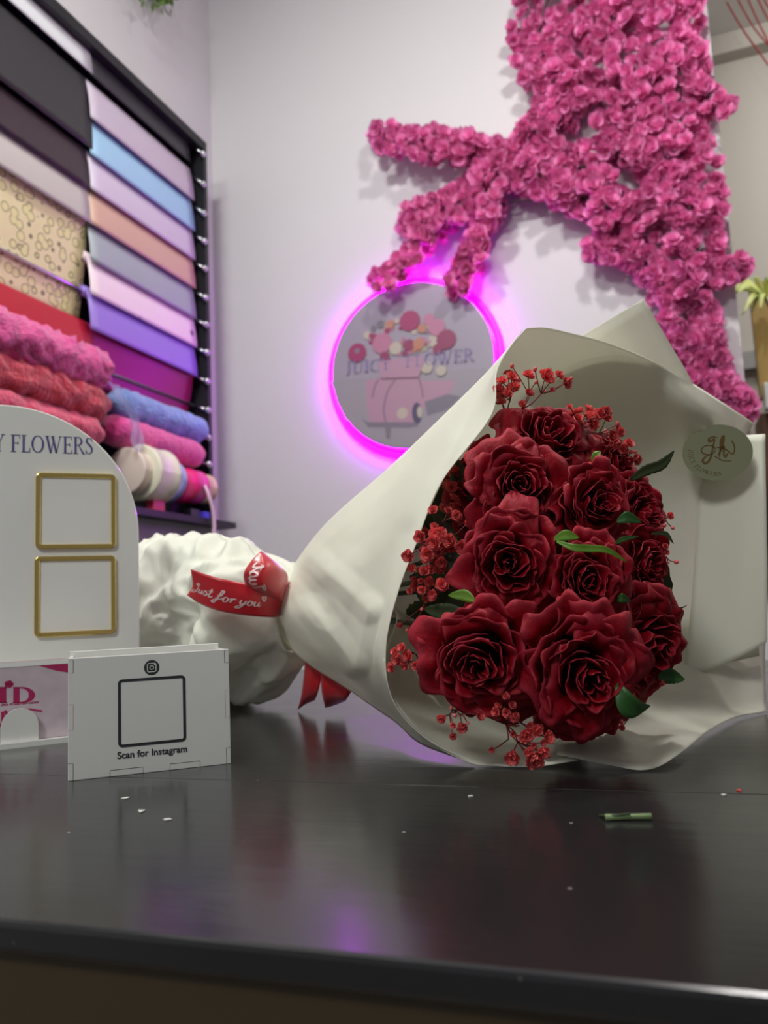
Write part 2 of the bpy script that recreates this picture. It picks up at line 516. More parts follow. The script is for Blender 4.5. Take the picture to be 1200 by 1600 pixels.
# ------------------------------------------------------------------ wrapping paper rack on the left wall
XR = XC + .10                      # front plane of the rack
XROD = XC + .055
YE = PX(328, 500, XR).y            # far end panel
YS = 0.75
zt = PX(325, 226, XR).z
z_shelf = PX(330, 814, XR + .03).z
rack = empty('paper_rack', 'black wall rack with steel rods that holds the rolls of wrapping paper', 'rack', (XC, YE, zt))
MB().box((XC + .001, YS, z_shelf), (XC + .012, YE, zt)).build('back_board', M_black, rack, False, True)
MB().box((XC + .001, YE - .018, z_shelf), (XR, YE, zt)).build('side_panel', M_black, rack, False, True)
MB().box((XC + .001, YS, zt - .03), (XR, YE - .019, zt)).build('top_panel', M_black, rack, False, True)
MB().box((XC + .001, YS, z_shelf - .018), (XR + .06, YE + .03, z_shelf)).build('shelf', M_black, rack, False, True)
MB().box((XC + .013, YS, z_shelf - .09), (XR + .02, YE - .03, z_shelf - .0185)).build('apron', mat('grey_apron', (118, 112, 122), .5), rack, False, True)
knob_y = [240, 286.5, 331.5, 374.5, 417, 462, 504, 547.5, 592.5, 637.5, 681, 723]
zk = [PX(312, y, XROD).z for y in knob_y]
YM = PX(144, 300, XR - .02).y      # where the two columns meet
for k, z in enumerate(zk):
    if k > 0 or True:
        mb = MB().tube([(XROD, YS, z), (XROD, YE - .02, z)], .005, 8)
        mb.build('rod', M_metal, rack, True, True)
        kb = MB().ball((XR + .004, YE - .03, PX(314, knob_y[k], XR).z), .011, 10, 6).tube([(XROD, YE - .03, z), (XR + .004, YE - .03, PX(314, knob_y[k], XR).z)], .005, 6)
        kb.build('rod_clip', M_metal, rack, True, True)


def paper_roll(label, m, k, y0, y1, drop, rad=.02, tilt=.01, name='wrapping_paper_roll', wrinkle=0.0):
    z = zk[k]
    tilt = .014 if tilt > 0 else tilt
    rad = .013
    root = empty(name, label, 'roll of paper', (XROD, y0, z), 'rolls of wrapping paper on the rack')
    MB().tube([(XROD, y0, z), (XROD, y1, z)], rad, 16).build('paper_core', m, root, True, True)
    prof = []
    for i in range(7):
        a = PI * .75 - PI * .75 * i / 6
        prof.append((XROD + (rad + .001) * math.cos(a), z + (rad + .001) * math.sin(a)))
    for i in range(1, 9):
        t = i / 8
        prof.append((XROD + rad + .001 + tilt * t + .003 * math.sin(t * 3), z - drop * t))
    g = []
    for i, (x, zz) in enumerate(prof):
        row = []
        for j in range(14):
            y = y0 + (y1 - y0) * j / 13
            row.append((x + wrinkle * noise.noise(Vector((y * 9, zz * 9, k))), y, zz))
        g.append(row)
    o = MB().grid(g).build('paper_sheet', m, root, True, True)
    mod_solid(o, .0012)
    return root


sp = (zk[0] - zk[9]) / 9
YR = YE - .05
def glossy(n, c, r=.35, **k): return mat(n, c, r, **k)
def newsprint():
    m = bpy.data.materials.new('newsprint_paper'); m.use_nodes = True
    nt = m.node_tree; b = nt.nodes['Principled BSDF']
    tc = nt.nodes.new('ShaderNodeTexCoord')
    mp = nt.nodes.new('ShaderNodeMapping'); mp.inputs['Rotation'].default_value = (0, PI / 2, 0); mp.inputs['Scale'].default_value = (1, 1, 1)
    nt.links.new(tc.outputs['Object'], mp.inputs[0])
    v = nt.nodes.new('ShaderNodeTexVoronoi'); v.inputs['Scale'].default_value = 36; v.inputs['Randomness'].default_value = .8
    nt.links.new(tc.outputs['Object'], v.inputs['Vector'])
    r = nt.nodes.new('ShaderNodeValToRGB'); r.color_ramp.interpolation = 'LINEAR'
    e = r.color_ramp.elements
    e[0].position = .0; e[0].color = srgb(232, 224, 170); e[1].position = .36; e[1].color = srgb(226, 216, 158)
    q = e.new(.42); q.color = srgb(84, 72, 56)
    q = e.new(.48); q.color = srgb(232, 220, 174)
    q = e.new(.80); q.color = srgb(230, 216, 170)
    nt.links.new(v.outputs['Distance'], r.inputs[0]); nt.links.new(r.outputs[0], b.inputs['Base Color'])
    b.inputs['Roughness'].default_value = .5
    return m
def spotted():
    m = mat('butterfly_print', (238, 214, 228), .4)
    nt = m.node_tree; b = nt.nodes['Principled BSDF']
    tc = nt.nodes.new('ShaderNodeTexCoord')
    v = nt.nodes.new('ShaderNodeTexVoronoi'); v.inputs['Scale'].default_value = 11
    nt.links.new(tc.outputs['Object'], v.inputs['Vector'])
    r = nt.nodes.new('ShaderNodeValToRGB'); r.color_ramp.elements[0].position = .08; r.color_ramp.elements[0].color = srgb(110, 80, 110)
    r.color_ramp.elements[1].position = .12; r.color_ramp.elements[1].color = srgb(238, 214, 228)
    nt.links.new(v.outputs['Distance'], r.inputs[0]); nt.links.new(r.outputs[0], b.inputs['Base Color'])
    return m
M_news = newsprint()
right_rows = [
    ('black paper roll on the topmost rod beside the end panel', (44, 42, 50), .95),
    ('pale lilac grey paper roll directly above the light blue one', (196, 182, 200), 1.1),
    ('light blue wrapping paper roll near the top of the rack', (160, 200, 232), 1.1),
    ('pale lilac wrapping paper roll under the light blue one', (206, 192, 214), 1.1),
    ('peach wrapping paper roll between pale lilac and grey rolls', (206, 166, 150), 1.1),
    ('grey wrapping paper roll below the peach one', (160, 166, 176), 1.1),
    ('white pink wrapping paper roll printed with small butterflies', None, 1.1),
    ('violet wrapping paper roll above the magenta ones', (150, 120, 214), 1.1),
    ('magenta wrapping paper roll hanging behind a bare steel rod', (150, 20, 84), 1.5),
]
for k, (lab, c, dr) in enumerate(right_rows):
    m = spotted() if c is None else glossy('gift_paper_%d' % k, c, .38, vary=.04)
    paper_roll(lab, m, k, YM - .010, YR - (.02 if k == 0 else 0), sp * dr, tilt=.012 if k < 8 else -.03)
left_rows = [
    (0, 'silver white paper roll at the top left of the rack', glossy('silver_paper', (214, 216, 220), .3), .9),
    (1, 'plain black paper roll hanging over two rods', glossy('black_paper', (50, 48, 52), .45), 2.0),
    (3, 'dark plum paper roll under the plain black one', glossy('plum_paper', (56, 40, 50), .4), 1.12),
    (4, 'warm grey paper roll above the newsprint roll', glossy('warm_grey_paper', (188, 180, 178), .4), 1.12),
    (5, 'cream newsprint paper roll with a steel rod crossing its sheet', M_news, 2.9),
    (8, 'bright red paper roll above the fluffy pink roll', glossy('red_paper', (176, 24, 44), .4), 1.0),
]
for k, lab, m, dr in left_rows:
    paper_roll(lab, m, k, YM - .56, YM - .002, sp * dr, tilt=.012 if k != 5 else -.035)


def fuzzy_roll(label, c, c0, c1, r, rough=.9, disp=.006, sc=40, name='tulle_roll', tail=None, seed=0):
    """a thick soft roll of tulle/mesh; c0, c1 world end points of its axis"""
    m = mat('mesh_fabric_%d' % seed, c, rough, bump=.8, bscale=120, vary=.35, vscale=70, sheen=.5)
    c0, c1 = Vector(c0), Vector(c1)
    ax = (c1 - c0); L = ax.length; ax.normalize()
    a = ax.orthogonal().normalized(); b = ax.cross(a)
    g = []
    nr, ns = 40, 30
    for i in range(nr + 1):
        t = i / nr
        rr = r * min(1, (1 - (1 - min(t, 1 - t) * 9) ** 2) ** .5 if min(t, 1 - t) < 1 / 9 else 1)
        rr = max(rr, .002)
        row = []
        for j in range(ns + 1):
            th = 2 * PI * (j % ns) / ns
            d = a * math.cos(th) + b * math.sin(th)
            p = c0 + ax * L * t + d * rr
            row.append(p + d * disp * noise.noise(p * sc + Vector((seed, 0, 0))))
        g.append(row)
    o = MB().grid(g).build(name, m)
    put(o, label=label, cat='roll of tulle', group='soft tulle rolls on the rack')
    return o


yfar = YE - .03
fuzzy_roll('fluffy bright pink mesh roll lying below the red paper', (226, 74, 150), (XR, YM - .5, zk[9] - .034), (XR, YM + .02, zk[9] - .034), .054, disp=.02, sc=60, seed=1)
fuzzy_roll('red tulle roll under the fluffy pink mesh roll', (196, 36, 62), (XR, YM - .5, zk[10] - .026), (XR, YM + .02, zk[10] - .026), .044, disp=.012, seed=2)
fuzzy_roll('rose pink tulle roll half hidden behind the arched sign', (214, 60, 96), (XR, YM - .5, zk[11] - .016), (XR, YM + .0, zk[11] - .016), .04, disp=.01, seed=3)
fuzzy_roll('light blue tulle roll under the magenta paper', (120, 150, 214), (XR - .015, YM + .06, zk[10] + .002), (XR - .015, yfar, zk[10] + .0), .042, disp=.006, seed=4)
fuzzy_roll('smooth pink fabric roll under the blue tulle', (226, 64, 146), (XR - .01, YM + .03, zk[11] + .012), (XR - .01, yfar - .03, zk[11] + .005), .042, disp=.004, seed=5)
# wisp of tulle hanging from the blue roll
m = mat('tulle_wisp', (176, 180, 220), .8, alpha=.42)
pts = [PX(178, 600, XR + .06), PX(190, 625, XR + .065), PX(208, 650, XR + .06), PX(214, 680, XR + .06), PX(216, 705, XR + .06)]
g = []
for i, p in enumerate(cr(pts, 14)):
    wd = .028 - .015 * abs(i / 13 - .3)
    g.append([p + Vector((.006 * math.sin(j * 2 + i), (j / 5 - .5) * 2 * wd, 0)) for j in range(6)])
put(MB().grid(g).build('tulle_strip', m), label='loose wisp of pale tulle hanging over the blue roll', cat='tulle')


def spool(label, c, px, py, r, wd, xoff=.02, rough=.35, edge=None):
    p = PX(px, py, XR + xoff)
    m = mat('ribbon_' + label.split()[0] + str(px), c, rough)
    p.z = max(p.z, z_shelf + r * .999)
    root = empty('ribbon_spool', label, 'ribbon spool', p, 'ribbon spools on the rack shelf')
    prof = [(-.5, .0), (-.5, .9), (-.46, 1.0), (-.4, .92), (0, .97), (.4, .92), (.46, 1.0), (.5, .9), (.5, .45), (.3, .4), (.3, 0)]
    g = [[Vector((rr * r * math.cos(2 * PI * k / 24), t * wd, rr * r * math.sin(2 * PI * k / 24))) for k in range(25)] for t, rr in prof]
    MB().grid(g[:8]).build('ribbon_winding', m, root)
    MB().grid([[v * 1 for v in row] for row in g[7:]]).build('spool_core', edge or M_whiteb, root)
    return root


spool('cream wide ribbon spool nearest the arched sign', (226, 222, 200), 232, 742, .075, .09, .03)
spool('pale ivory ribbon spool partly behind the arched sign', (224, 206, 196), 206, 738, .062, .05, .02)
spool('pale blue narrow ribbon spool beside the hot pink one', (170, 176, 226), 262, 752, .06, .016, .01)
spool('hot pink satin ribbon spool in the middle of the shelf', (236, 30, 110), 279, 757, .052, .06, .01)
spool('magenta satin ribbon spool behind the hot pink one', (226, 70, 150), 298, 760, .05, .05, .01)
spool('beige ribbon spool at the far end with a trailing ribbon', (214, 186, 150), 314, 763, .045, .05, .01)
g = []
for i, p in enumerate(cr([PX(318, 752, XR + .05), PX(327, 775, XR + .07), PX(334, 805, XR + .075), PX(334, 835, XR + .075), PX(327, 858, XR + .07)], 16)):
    g.append([p + Vector((0, -.009, 0)), p + Vector((.003, 0, 0)), p + Vector((0, .009, 0))])
put(mod_solid(MB().grid(g).build('trailing_ribbon', mat('blush_ribbon', (222, 190, 200), .35)), .001), label='blush ribbon end trailing down over the rack shelf', cat='ribbon')
for px, py, w_, h_, c, lab in ((243, 786, .05, .035, (220, 60, 96), 'small rose red box on the shelf under the cream spool'), (300, 793, .045, .022, (40, 38, 50), 'small black box on the shelf under the magenta spool'), (318, 800, .03, .02, (80, 70, 220), 'small blue box at the far end of the shelf')):
    p = PX(px, py, XR + .04)
    o = MB().box((p.x - .012, p.y - w_ / 2, z_shelf), (p.x + .012, p.y + w_ / 2, z_shelf + h_)).build('small_box', mat('box_%d' % px, c, .4), None, False)
    put(mod_bevel(o, .002), label=lab, cat='box')

# ------------------------------------------------------------------ hanging greenery, top left
random.seed(3)
root = empty('hanging_greenery', 'small tuft of green leaves hanging in from above the paper rack', 'plant', PX(252, -30, XC + .06))
mb, ms = MB(), MB()
for i in range(110):
    b = PX(252 + random.gauss(0, 16), -12 + random.gauss(0, 12), XC + random.uniform(.02, .1))
    d = Vector((random.uniform(-.5, .5), random.uniform(-.6, .6), random.uniform(-1.2, .1))).normalized() * random.uniform(.02, .04)
    s = d.cross(Vector((random.random(), random.random(), random.random()))).normalized() * .008
    mb.add([b, b + d * .5 + s, b + d, b + d * .5 - s], [(0, 1, 2, 3)])
for i in range(5):
    a = PX(240 + i * 6, -60, XC + .04)
    ms.tube([a, a + Vector((.0, .01 * i - .02, -.08)), PX(236 + i * 8, 4, XC + .05)], .0015, 5)
put(mb.build('leaves', mat('ivy_leaf', (96, 128, 52), .5, rnd=.2, vary=.3, vscale=30), root, False, True), kind='stuff')
ms.build('vine', M_leafd, root, True, True)

# ------------------------------------------------------------------ round lit sign on the wall
GAP = .045
c0 = PY(641, 570, YB - GAP)
depth = (c0 - cam_loc).dot(FWD)
RS = 133 * depth / F
EX, EZ = Vector((1, 0, 0)), Vector((0, 0, 1))
sg = empty('round_wall_sign', 'round picture sign on the wall with a glowing magenta rim', 'sign', c0)
mb = MB()
N = 72
prof = [(0, .012), (RS, .012), (RS, 0), (RS - .004, -.002), (0, -.002)]
g = [[(r * math.cos(2 * PI * k / N), y, r * math.sin(2 * PI * k / N)) for k in range(N + 1)] for r, y in prof]
mb.grid(g)
mb.build('sign_disc', mat('frosted_sign_face', (156, 146, 164), .3, vary=.05, vscale=3), sg, False)
g = []
TR = RS + .015
for i in range(N + 1):
    a = 2 * PI * i / N
    g.append([((TR + .011 * math.cos(2 * PI * j / 10)) * math.cos(a), .030 + .008 * math.sin(2 * PI * j / 10), (TR + .011 * math.cos(2 * PI * j / 10)) * math.sin(a)) for j in range(11)])
MB().grid(g).build('led_strip', M_led, sg)
for a in (45, 135, 225, 315):
    x, z = RS * .6 * math.cos(math.radians(a)), RS * .6 * math.sin(math.radians(a))
    MB().tube([(x, .012, z), (x, GAP, z)], .01, 10).build('standoff', M_metal, sg)
# the printed picture: flowers over a pink car, and the shop's name
pm = [mat('print_' + n, c, .45) for n, c in (('crimson', (150, 48, 98)), ('rose', (176, 112, 144)), ('cream', (180, 168, 158)), ('orange', (176, 118, 100)), ('wine', (136, 50, 90)), ('grey', (120, 112, 128)), ('car', (172, 132, 156)), ('car_dark', (138, 106, 132)), ('ink', (134, 118, 164)), ('tyre', (78, 70, 104)), ('sage', (146, 150, 140)), ('ground', (150, 142, 154)))]


def sp_loc(px, py, off=-.0026):
    p = PY(px, py, YB - GAP) - c0
    return Vector((p.x, off, p.z))


mb = MB()
random.seed(11)
off = -.0024


def blob(px, py, r, m, jag=.0, ry=None):
    global off
    off -= .00004
    k = depth / F
    mb.disc(sp_loc(px, py, off), EX, EZ, r * k, (ry or r) * k, 26, m, jag)


def poly(pts, m):
    global off
    off -= .00004
    mb.add([sp_loc(a, b, off) for a, b in pts], [tuple(range(len(pts)))], m)


poly([(517, 596), (600, 588), (760, 575), (765, 600), (740, 655), (690, 690), (640, 700), (590, 690), (540, 655)], 11)
poly([(572, 596), (584, 592), (655, 590), (668, 600), (700, 596), (708, 606), (700, 622), (668, 632), (660, 640), (650, 662), (580, 664), (574, 640)], 6)
poly([(655, 596), (712, 594), (705, 612), (668, 628)], 6)
for a in ([(604, 664), (600, 640), (606, 612), (618, 594)], [(582, 622), (586, 604), (592, 594)], [(655, 592), (660, 610), (661, 622)]):
    off -= .00004
    stroke(mb, a, 3, lambda x, y: sp_loc(x, y, off), 7, 10)
blob(629, 646, 9, 2)
blob(652, 646, 8, 9, ry=17); blob(656, 644, 4, 2, ry=9)
poly([(566, 654), (575, 660), (650, 660), (655, 666), (640, 669), (576, 668)], 5)
poly([(602, 668), (612, 668), (610, 686), (604, 686)], 5)
poly([(664, 628), (700, 616), (720, 620), (700, 640), (668, 650)], 5)
for i in range(60):
    a = random.random() * 2 * PI; r = random.random() ** .5
    blob(636 + 64 * r * math.cos(a), 528 + 27 * r * math.sin(a), random.uniform(2.5, 6), random.choice([1, 1, 2, 3, 4, 5, 10, 0]), .25)
for x, y, r, m in ((598, 537, 16, 1), (641, 502, 16, 0), (683, 512, 13, 1), (671, 500, 9, 1), (619, 545, 10, 2), (602, 558, 8, 4), (559, 552, 15, 0), (559, 549, 4, 5), (698, 531, 15, 4), (640, 540, 9, 4), (655, 538, 9, 3), (660, 514, 7, 3), (610, 508, 7, 3), (685, 546, 8, 4), (668, 575, 9, 2), (690, 580, 8, 2), (655, 570, 8, 10)):
    blob(x, y, r, m, .08)
poly([(592, 566), (660, 556), (664, 568), (655, 590), (596, 592)], 6)
off -= .0002


def sign_txt(t, x0, y0, x1, y1, h):
    tw = sum(GL[c][0] + .04 for c in t) - .04
    serif(mb, t, lambda x, y: sp_loc(x0 + (x1 - x0) * x / tw, y0 + (y1 - y0) * x / tw - h * y, off), 8)


sign_txt('JUICY', 541, 585, 612, 578, 19)
sign_txt('FLOWER', 634, 575, 741, 564, 20)
mb.build('sign_print', pm, sg, False)

# ------------------------------------------------------------------ artificial blossom branches on the wall
def petal_flower(seed, n1=6, n2=5, n3=3):
    random.seed(seed)
    mb = MB()
    for layer, (n, rr, tilt, z0) in enumerate(((n1, .5, .25, 0), (n2, .4, .75, .04), (n3, .24, 1.15, .06))):
        for i in range(n):
            a0 = 2 * PI * (i + random.uniform(-.2, .2)) / n + layer * .6
            L = rr * random.uniform(.85, 1.1); tl = tilt + random.uniform(-.25, .25)
            g = []
            for u in range(4):
                t = u / 3
                row = []
                for v in range(5):
                    s = (v / 4 - .5) * 2
                    wd = .26 * math.sin(PI * min(.85, .12 + t * .75)) * L / .42
                    rad = L * (t - .12 * s * s * t)
                    h = z0 + math.sin(tl) * rad * (.5 + t * .6) + .07 * math.sin(s * 7 + i + layer) * t + .09 * s * s * t
                    x = rad * math.cos(tl)
                    row.append(Vector((x * math.cos(a0) - s * wd * math.sin(a0), x * math.sin(a0) + s * wd * math.cos(a0), h)))
                g.append(row)
            mb.grid(g)
    return mb


M_blos = mat('pink_silk_blossom', (250, 146, 204), .6, rnd=.14, trans=.3)
blos_me = []
for s in range(5):
    b = petal_flower(100 + s)
    me = bpy.data.meshes.new('blossom'); me.from_pydata([tuple(v) for v in b.v], [], b.f)
    me.materials.append(M_blos); me.polygons.foreach_set('use_smooth', [True] * len(me.polygons))
    blos_me.append(me)

branches = [
    ('long upright blossom branch along the right end of the wall, top part', [(1045, -30), (1052, 60), (1062, 150), (1070, 240)], 44, .06),
    ('blossom branch at the top left corner of the pink mass', [(862, -20), (845, 40), (855, 100), (885, 160)], 52, .06),
    ('blossom branch hanging from the top middle of the pink mass', [(950, -30), (955, 30), (970, 90), (1000, 150)], 52, .07),
    ('blossom branch below the gap in the pink mass, reaching left', [(1030, 190), (975, 235), (900, 262), (830, 245), (775, 245)], 34, .07),
    ('upper left blossom arm whose tip is the farthest left', [(790, 248), (720, 232), (660, 225), (605, 215)], 22, .08),
    ('second left blossom arm pointing down left above the sign', [(795, 262), (740, 300), (690, 330), (650, 345)], 26, .08),
    ('thin blossom arm whose tip touches the sign top at its right', [(770, 320), (750, 365), (735, 405), (715, 445)], 17, .09),
    ('thin blossom arm whose tip touches the sign top at its left', [(700, 345), (665, 380), (630, 412), (595, 438)], 14, .09),
    ('blossom branch along the lower edge of the pink mass', [(830, 275), (885, 300), (950, 325), (1020, 345)], 34, .08),
    ('blossom branch jutting left halfway down the long pink column', [(938, 385), (985, 395), (1030, 430), (1060, 470)], 22, .06),
    ('blossom branch filling the middle of the pink column at the wall end', [(1070, 240), (1080, 300), (1085, 360), (1095, 420)], 52, .08),
    ('blossom branch behind the top corner of the white wrap', [(1060, 460), (1075, 510), (1085, 555), (1100, 600)], 46, .07),
    ('lowest blossom branch tapering down to the wrap edge', [(1090, 540), (1110, 580), (1125, 615), (1155, 640)], 26, .05),
    ('blossom branch crossing the centre of the pink mass', [(900, 130), (960, 180), (1020, 240), (1050, 320)], 36, .09),
    ('blossom branch at the left shoulder above the arms', [(885, 165), (850, 190), (832, 215), (815, 255)], 24, .07),
    ('short blossom twig jutting right over the side room', [(1110, 440), (1140, 425), (1165, 415)], 14, .05),
    ('short blossom twig near the wall edge high up', [(1080, 130), (1110, 150), (1128, 165)], 14, .05),
]
random.seed(5)
for bi, (lab, pl, hw, off_) in enumerate(branches):
    path2 = cr([(a, b, 0) for a, b in pl], 40)
    root = empty('blossom_branch', lab, 'artificial blossom branch', PY(pl[0][0], pl[0][1], YB - .03), 'pink blossom branches on the wall')
    pw = [PY(p.x, p.y, YB - .03 - .03 * math.sin(PI * i / 39)) for i, p in enumerate(path2)]
    mb = MB().tube(pw[::3], [.006 - .004 * i / 13 for i in range(len(pw[::3]))], 6)
    for q in range(6):
        i = random.randrange(4, 36)
        e = PY(path2[i].x + random.uniform(-1, 1) * hw * .8, path2[i].y + random.uniform(-1, 1) * hw * .8, YB - off_)
        mb.tube([pw[i], (pw[i] + e) / 2 + Vector((0, -.01, 0)), e], [.003, .002, .001], 5)
    mb.build('branch', M_branch, root, True, True)
    L = sum((path2[i + 1] - path2[i]).length for i in range(39))
    want = int(min(98, (L + hw) * 2 * hw / 105))
    pts = []
    tries = 0
    while len(pts) < want and tries < 5000:
        tries += 1
        i = random.randrange(40)
        x = path2[i].x + random.uniform(-1, 1) * hw; y = path2[i].y + random.uniform(-1, 1) * hw
        if (Vector((x, y, 0)) - path2[i]).length > hw or (abs(x - 915) < 13 and abs(y - 192) < 22):
            continue
        if all((x - a) ** 2 + (y - b) ** 2 > 8.2 ** 2 for a, b in pts):
            pts.append((x, y))
    for x, y in pts:
        d = random.uniform(.02, off_ + .02)
        p = PY(x, y, YB - d)
        o = bpy.data.objects.new('blossom', random.choice(blos_me))
        COL.objects.link(o)
        o.parent = root
        o.location = p - root.location
        n = Vector((random.uniform(-1, 1), -1.0, random.uniform(-1.1, .8))).normalized()
        o.rotation_euler = (n.to_track_quat('Z', 'Y') @ Matrix.Rotation(random.uniform(0, 6), 3, 'Z').to_quaternion()).to_euler()
        o.scale = [random.uniform(.046, .064)] * 3
# bare twig crossing under the arms
a, b = PY(780, 322, YB - .05), PY(850, 312, YB - .05)
put(MB().tube([a, (a + b) / 2 + Vector((0, -.01, .004)), b], .0035, 6).build('bare_twig', M_branch), label='short bare twig bridging the blossom arms above the sign', cat='twig')

# ------------------------------------------------------------------ side room at the right edge
a = PY(1170, 443, 3.0); b = PY(1178, 624, 3.0)
o = MB().box((a.x, 3.0, b.z), (a.x + .5, 3.04, a.z)).build('wooden_board', mat('oak_board', (170, 138, 72), .5, vary=.25, vscale=4, stretch=(6, 6, 1)), None, False)
put(o, label='tall golden wooden board at the right edge of the picture', cat='board')
a = PY(1187, 646, 3.0)
o = MB().box((a.x, 3.0, a.z - .9), (a.x + .45, 3.2, a.z)).build('wooden_cabinet', mat('brown_cabinet', (112, 74, 48), .5, vary=.2), None, False)
put(mod_bevel(o, .004), label='brown wooden cabinet below the golden board', cat='cabinet')
o2 = PY(1194, 618, 2.95)
put(mod_bevel(MB().box((o2.x, 2.93, a.z + .0), (o2.x + .12, 2.99, a.z + .09)).build('white_block', M_whiteb, None, False), .003), label='small white block on top of the brown cabinet', cat='block')
root = empty('spiky_plant', 'pale green spiky plant leaning in front of the golden board', 'plant', PY(1215, 475, 2.9))
random.seed(8)
for i, (tx, ty) in enumerate(((1125, 470), (1145, 448), (1172, 440), (1160, 492), (1175, 488), (1188, 485), (1150, 458), (1132, 463), (1205, 440), (1215, 500), (1230, 470))):
    p0 = PY(1195, 465, 2.9); p1 = PY(tx, ty, 2.85 - random.random() * .1)
    mid = (p0 + p1) / 2 + Vector((0, -.02, .03))
    side = (p1 - p0).cross(Vector((0, 1, 0))).normalized()
    g = []
    for j, q in enumerate(cr([p0, mid, p1], 9)):
        wd = .009 * math.sin(PI * (j / 8 * .85 + .12))
        g.append([q + side * wd, q + Vector((0, .006, 0)), q - side * wd])
    mod_solid(MB().grid(g).build('leaf', mat('pale_leaf_%d' % i, (206, 216, 130), .5, vary=.2), root, True, True), .001)
MB().tube([PY(1195, 465, 2.9), PY(1212, 500, 2.92), PY(1222, 618, 2.94)], .004).build('stem', M_leafd, root, True, True)
root = empty('red_twigs', 'bunch of thin red twigs leaning across the upper right corner', 'twigs', PY(1100, -60, 3.2))
for q in (((1128, -10), (1160, 45), (1202, 103)), ((1148, -10), (1176, 40), (1205, 75)), ((1165, -10), (1190, 45), (1215, 90)), ((1180, -10), (1195, 20), (1210, 45)), ((1190, -10), (1200, 10), (1212, 24))):
    MB().tube(cr([PY(x, y, 3.2) for x, y in q], 10), .0035, 5).build('twig', mat('red_twig', (160, 58, 60), .6), root, True, True)

# ------------------------------------------------------------------ arched white sign stand
def hdir(deg):          # horizontal world direction, degrees to the right of the camera's heading
    a = math.radians(deg)
    return (_f0 * math.cos(a) + _r0 * math.sin(a)).normalized()


st_ex = hdir(67); ZUP = Vector((0, 0, 1))
st_ey = ZUP.cross(st_ex)                    # pointing away from the viewer
rb = P(217, 1139, .80); rb.z = CT
pl_n = st_ey


def st_loc(px, py):
    q = PN(px, py, rb, pl_n) - rb
    return q.dot(st_ex), q.z


apex = st_loc(4, 632)
sx, sy = st_loc(217, 852)
W2 = sx - apex[0]
cx, cyy, Rarch = apex[0], apex[1] - W2 * 1.0, W2
sm = Matrix((st_ex, st_ey, ZUP)).transposed().to_4x4(); sm.translation = rb + st_ex * cx
stand = empty('arched_sign_stand', 'white arched acrylic counter sign with two gold framed square panels', 'sign', mat=sm)
out = [(W2, 0)] + [(Rarch * math.cos(PI * i / 48), cyy + Rarch * math.sin(PI * i / 48)) for i in range(49)] + [(-W2, 0)]
n = len(out)
mb = MB()
mb.add([(a, 0, b) for a, b in out] + [(a, .006, b) for a, b in out], [tuple(range(n - 1, -1, -1)), tuple(range(n, 2 * n))] + [(k, (k + 1) % n, (k + 1) % n + n, k + n) for k in range(n)])
mod_bevel(mb.build('arched_panel', M_white, stand, False), .0012)
MB().box((-W2, -.03, 0), (W2, .05, .005)).build('base_plate', M_white, stand, False)


def rrect(x0, z0, x1, z1, r, n=6):
    pts = []
    for (cx_, cz_, a0) in ((x1 - r, z1 - r, 0), (x0 + r, z1 - r, 90), (x0 + r, z0 + r, 180), (x1 - r, z0 + r, 270)):
        for i in range(n + 1):
            a = math.radians(a0 + 90 * i / n)
            pts.append((cx_ + r * math.cos(a), cz_ + r * math.sin(a)))
    return pts


def frame(mb, x0, z0, x1, z1, wd, r, y0, y1):
    A = rrect(x0, z0, x1, z1, r); B = rrect(x0 + wd, z0 + wd, x1 - wd, z1 - wd, max(r - wd, .0008))
    n = len(A)
    v = [(a, y0, b) for a, b in A] + [(a, y1, b) for a, b in A] + [(a, y0, b) for a, b in B] + [(a, y1, b) for a, b in B]
    f = []
    for k in range(n):
        j = (k + 1) % n
        f += [(k, j, n + j, n + k), (n + k, n + j, 3 * n + j, 3 * n + k), (3 * n + k, 3 * n + j, 2 * n + j, 2 * n + k), (k, 2 * n + k, 2 * n + j, j)]
    mb.add(v, f)
    return B


for (a, b, c, d) in ((56, 739, 181, 857), (54, 870, 181, 990)):
    x0, z1 = st_loc(a, b); x1, z0 = st_loc(c, d)
    x0 -= cx; x1 -= cx
    mb = MB()
    B = frame(mb, x0, z0, x1, z1, .0046, .005, -.0002, -.0035)
    fo = mb.build('gold_frame', M_gold, stand, False)
    mod_bevel(fo, .0006)
    mb = MB().add([(p, -.0012, q) for p, q in B], [tuple(range(len(B) - 1, -1, -1))])
    mod_solid(mb.build('blank_panel', M_whiteb, fo, False), .0008)
x0, z0 = st_loc(16, 706); x1, z1 = st_loc(146, 711); _, zh = st_loc(16, 679)
tw = sum(GL[c][0] + .04 for c in 'FLOWERS') - .04
wy = (GL['Y'][0] + .3)
mb = MB()
hh = zh - z0
serif(mb, 'FLOWERS', lambda x, y: Vector((x0 - cx + (x1 - x0) * x / tw, -.0005, z0 + (z0 - z0) * x / tw + hh * y)))
serif(mb, 'JUICY', lambda x, y: Vector((x0 - cx + (x1 - x0) * (x - 3.56) / tw, -.0005, z0 + hh * y)))
mb.build('lettering', M_ink, stand, False)

# ------------------------------------------------------------------ card holder with business cards
bl = PZ(106, 1160, CT); bL = PZ(0, 1172, CT)
he = (bl - bL).normalized(); hn = ZUP.cross(he)
hm = Matrix((he, hn, ZUP)).transposed().to_4x4(); hm.translation = bl
hold = empty('card_holder', 'low white acrylic card holder at the left edge with a round front tab', 'card holder', mat=hm)


def h_loc(px, py, y=0.0):
    q = PN(px, py, bl + hn * y, hn) - bl
    return q.dot(he), q.z


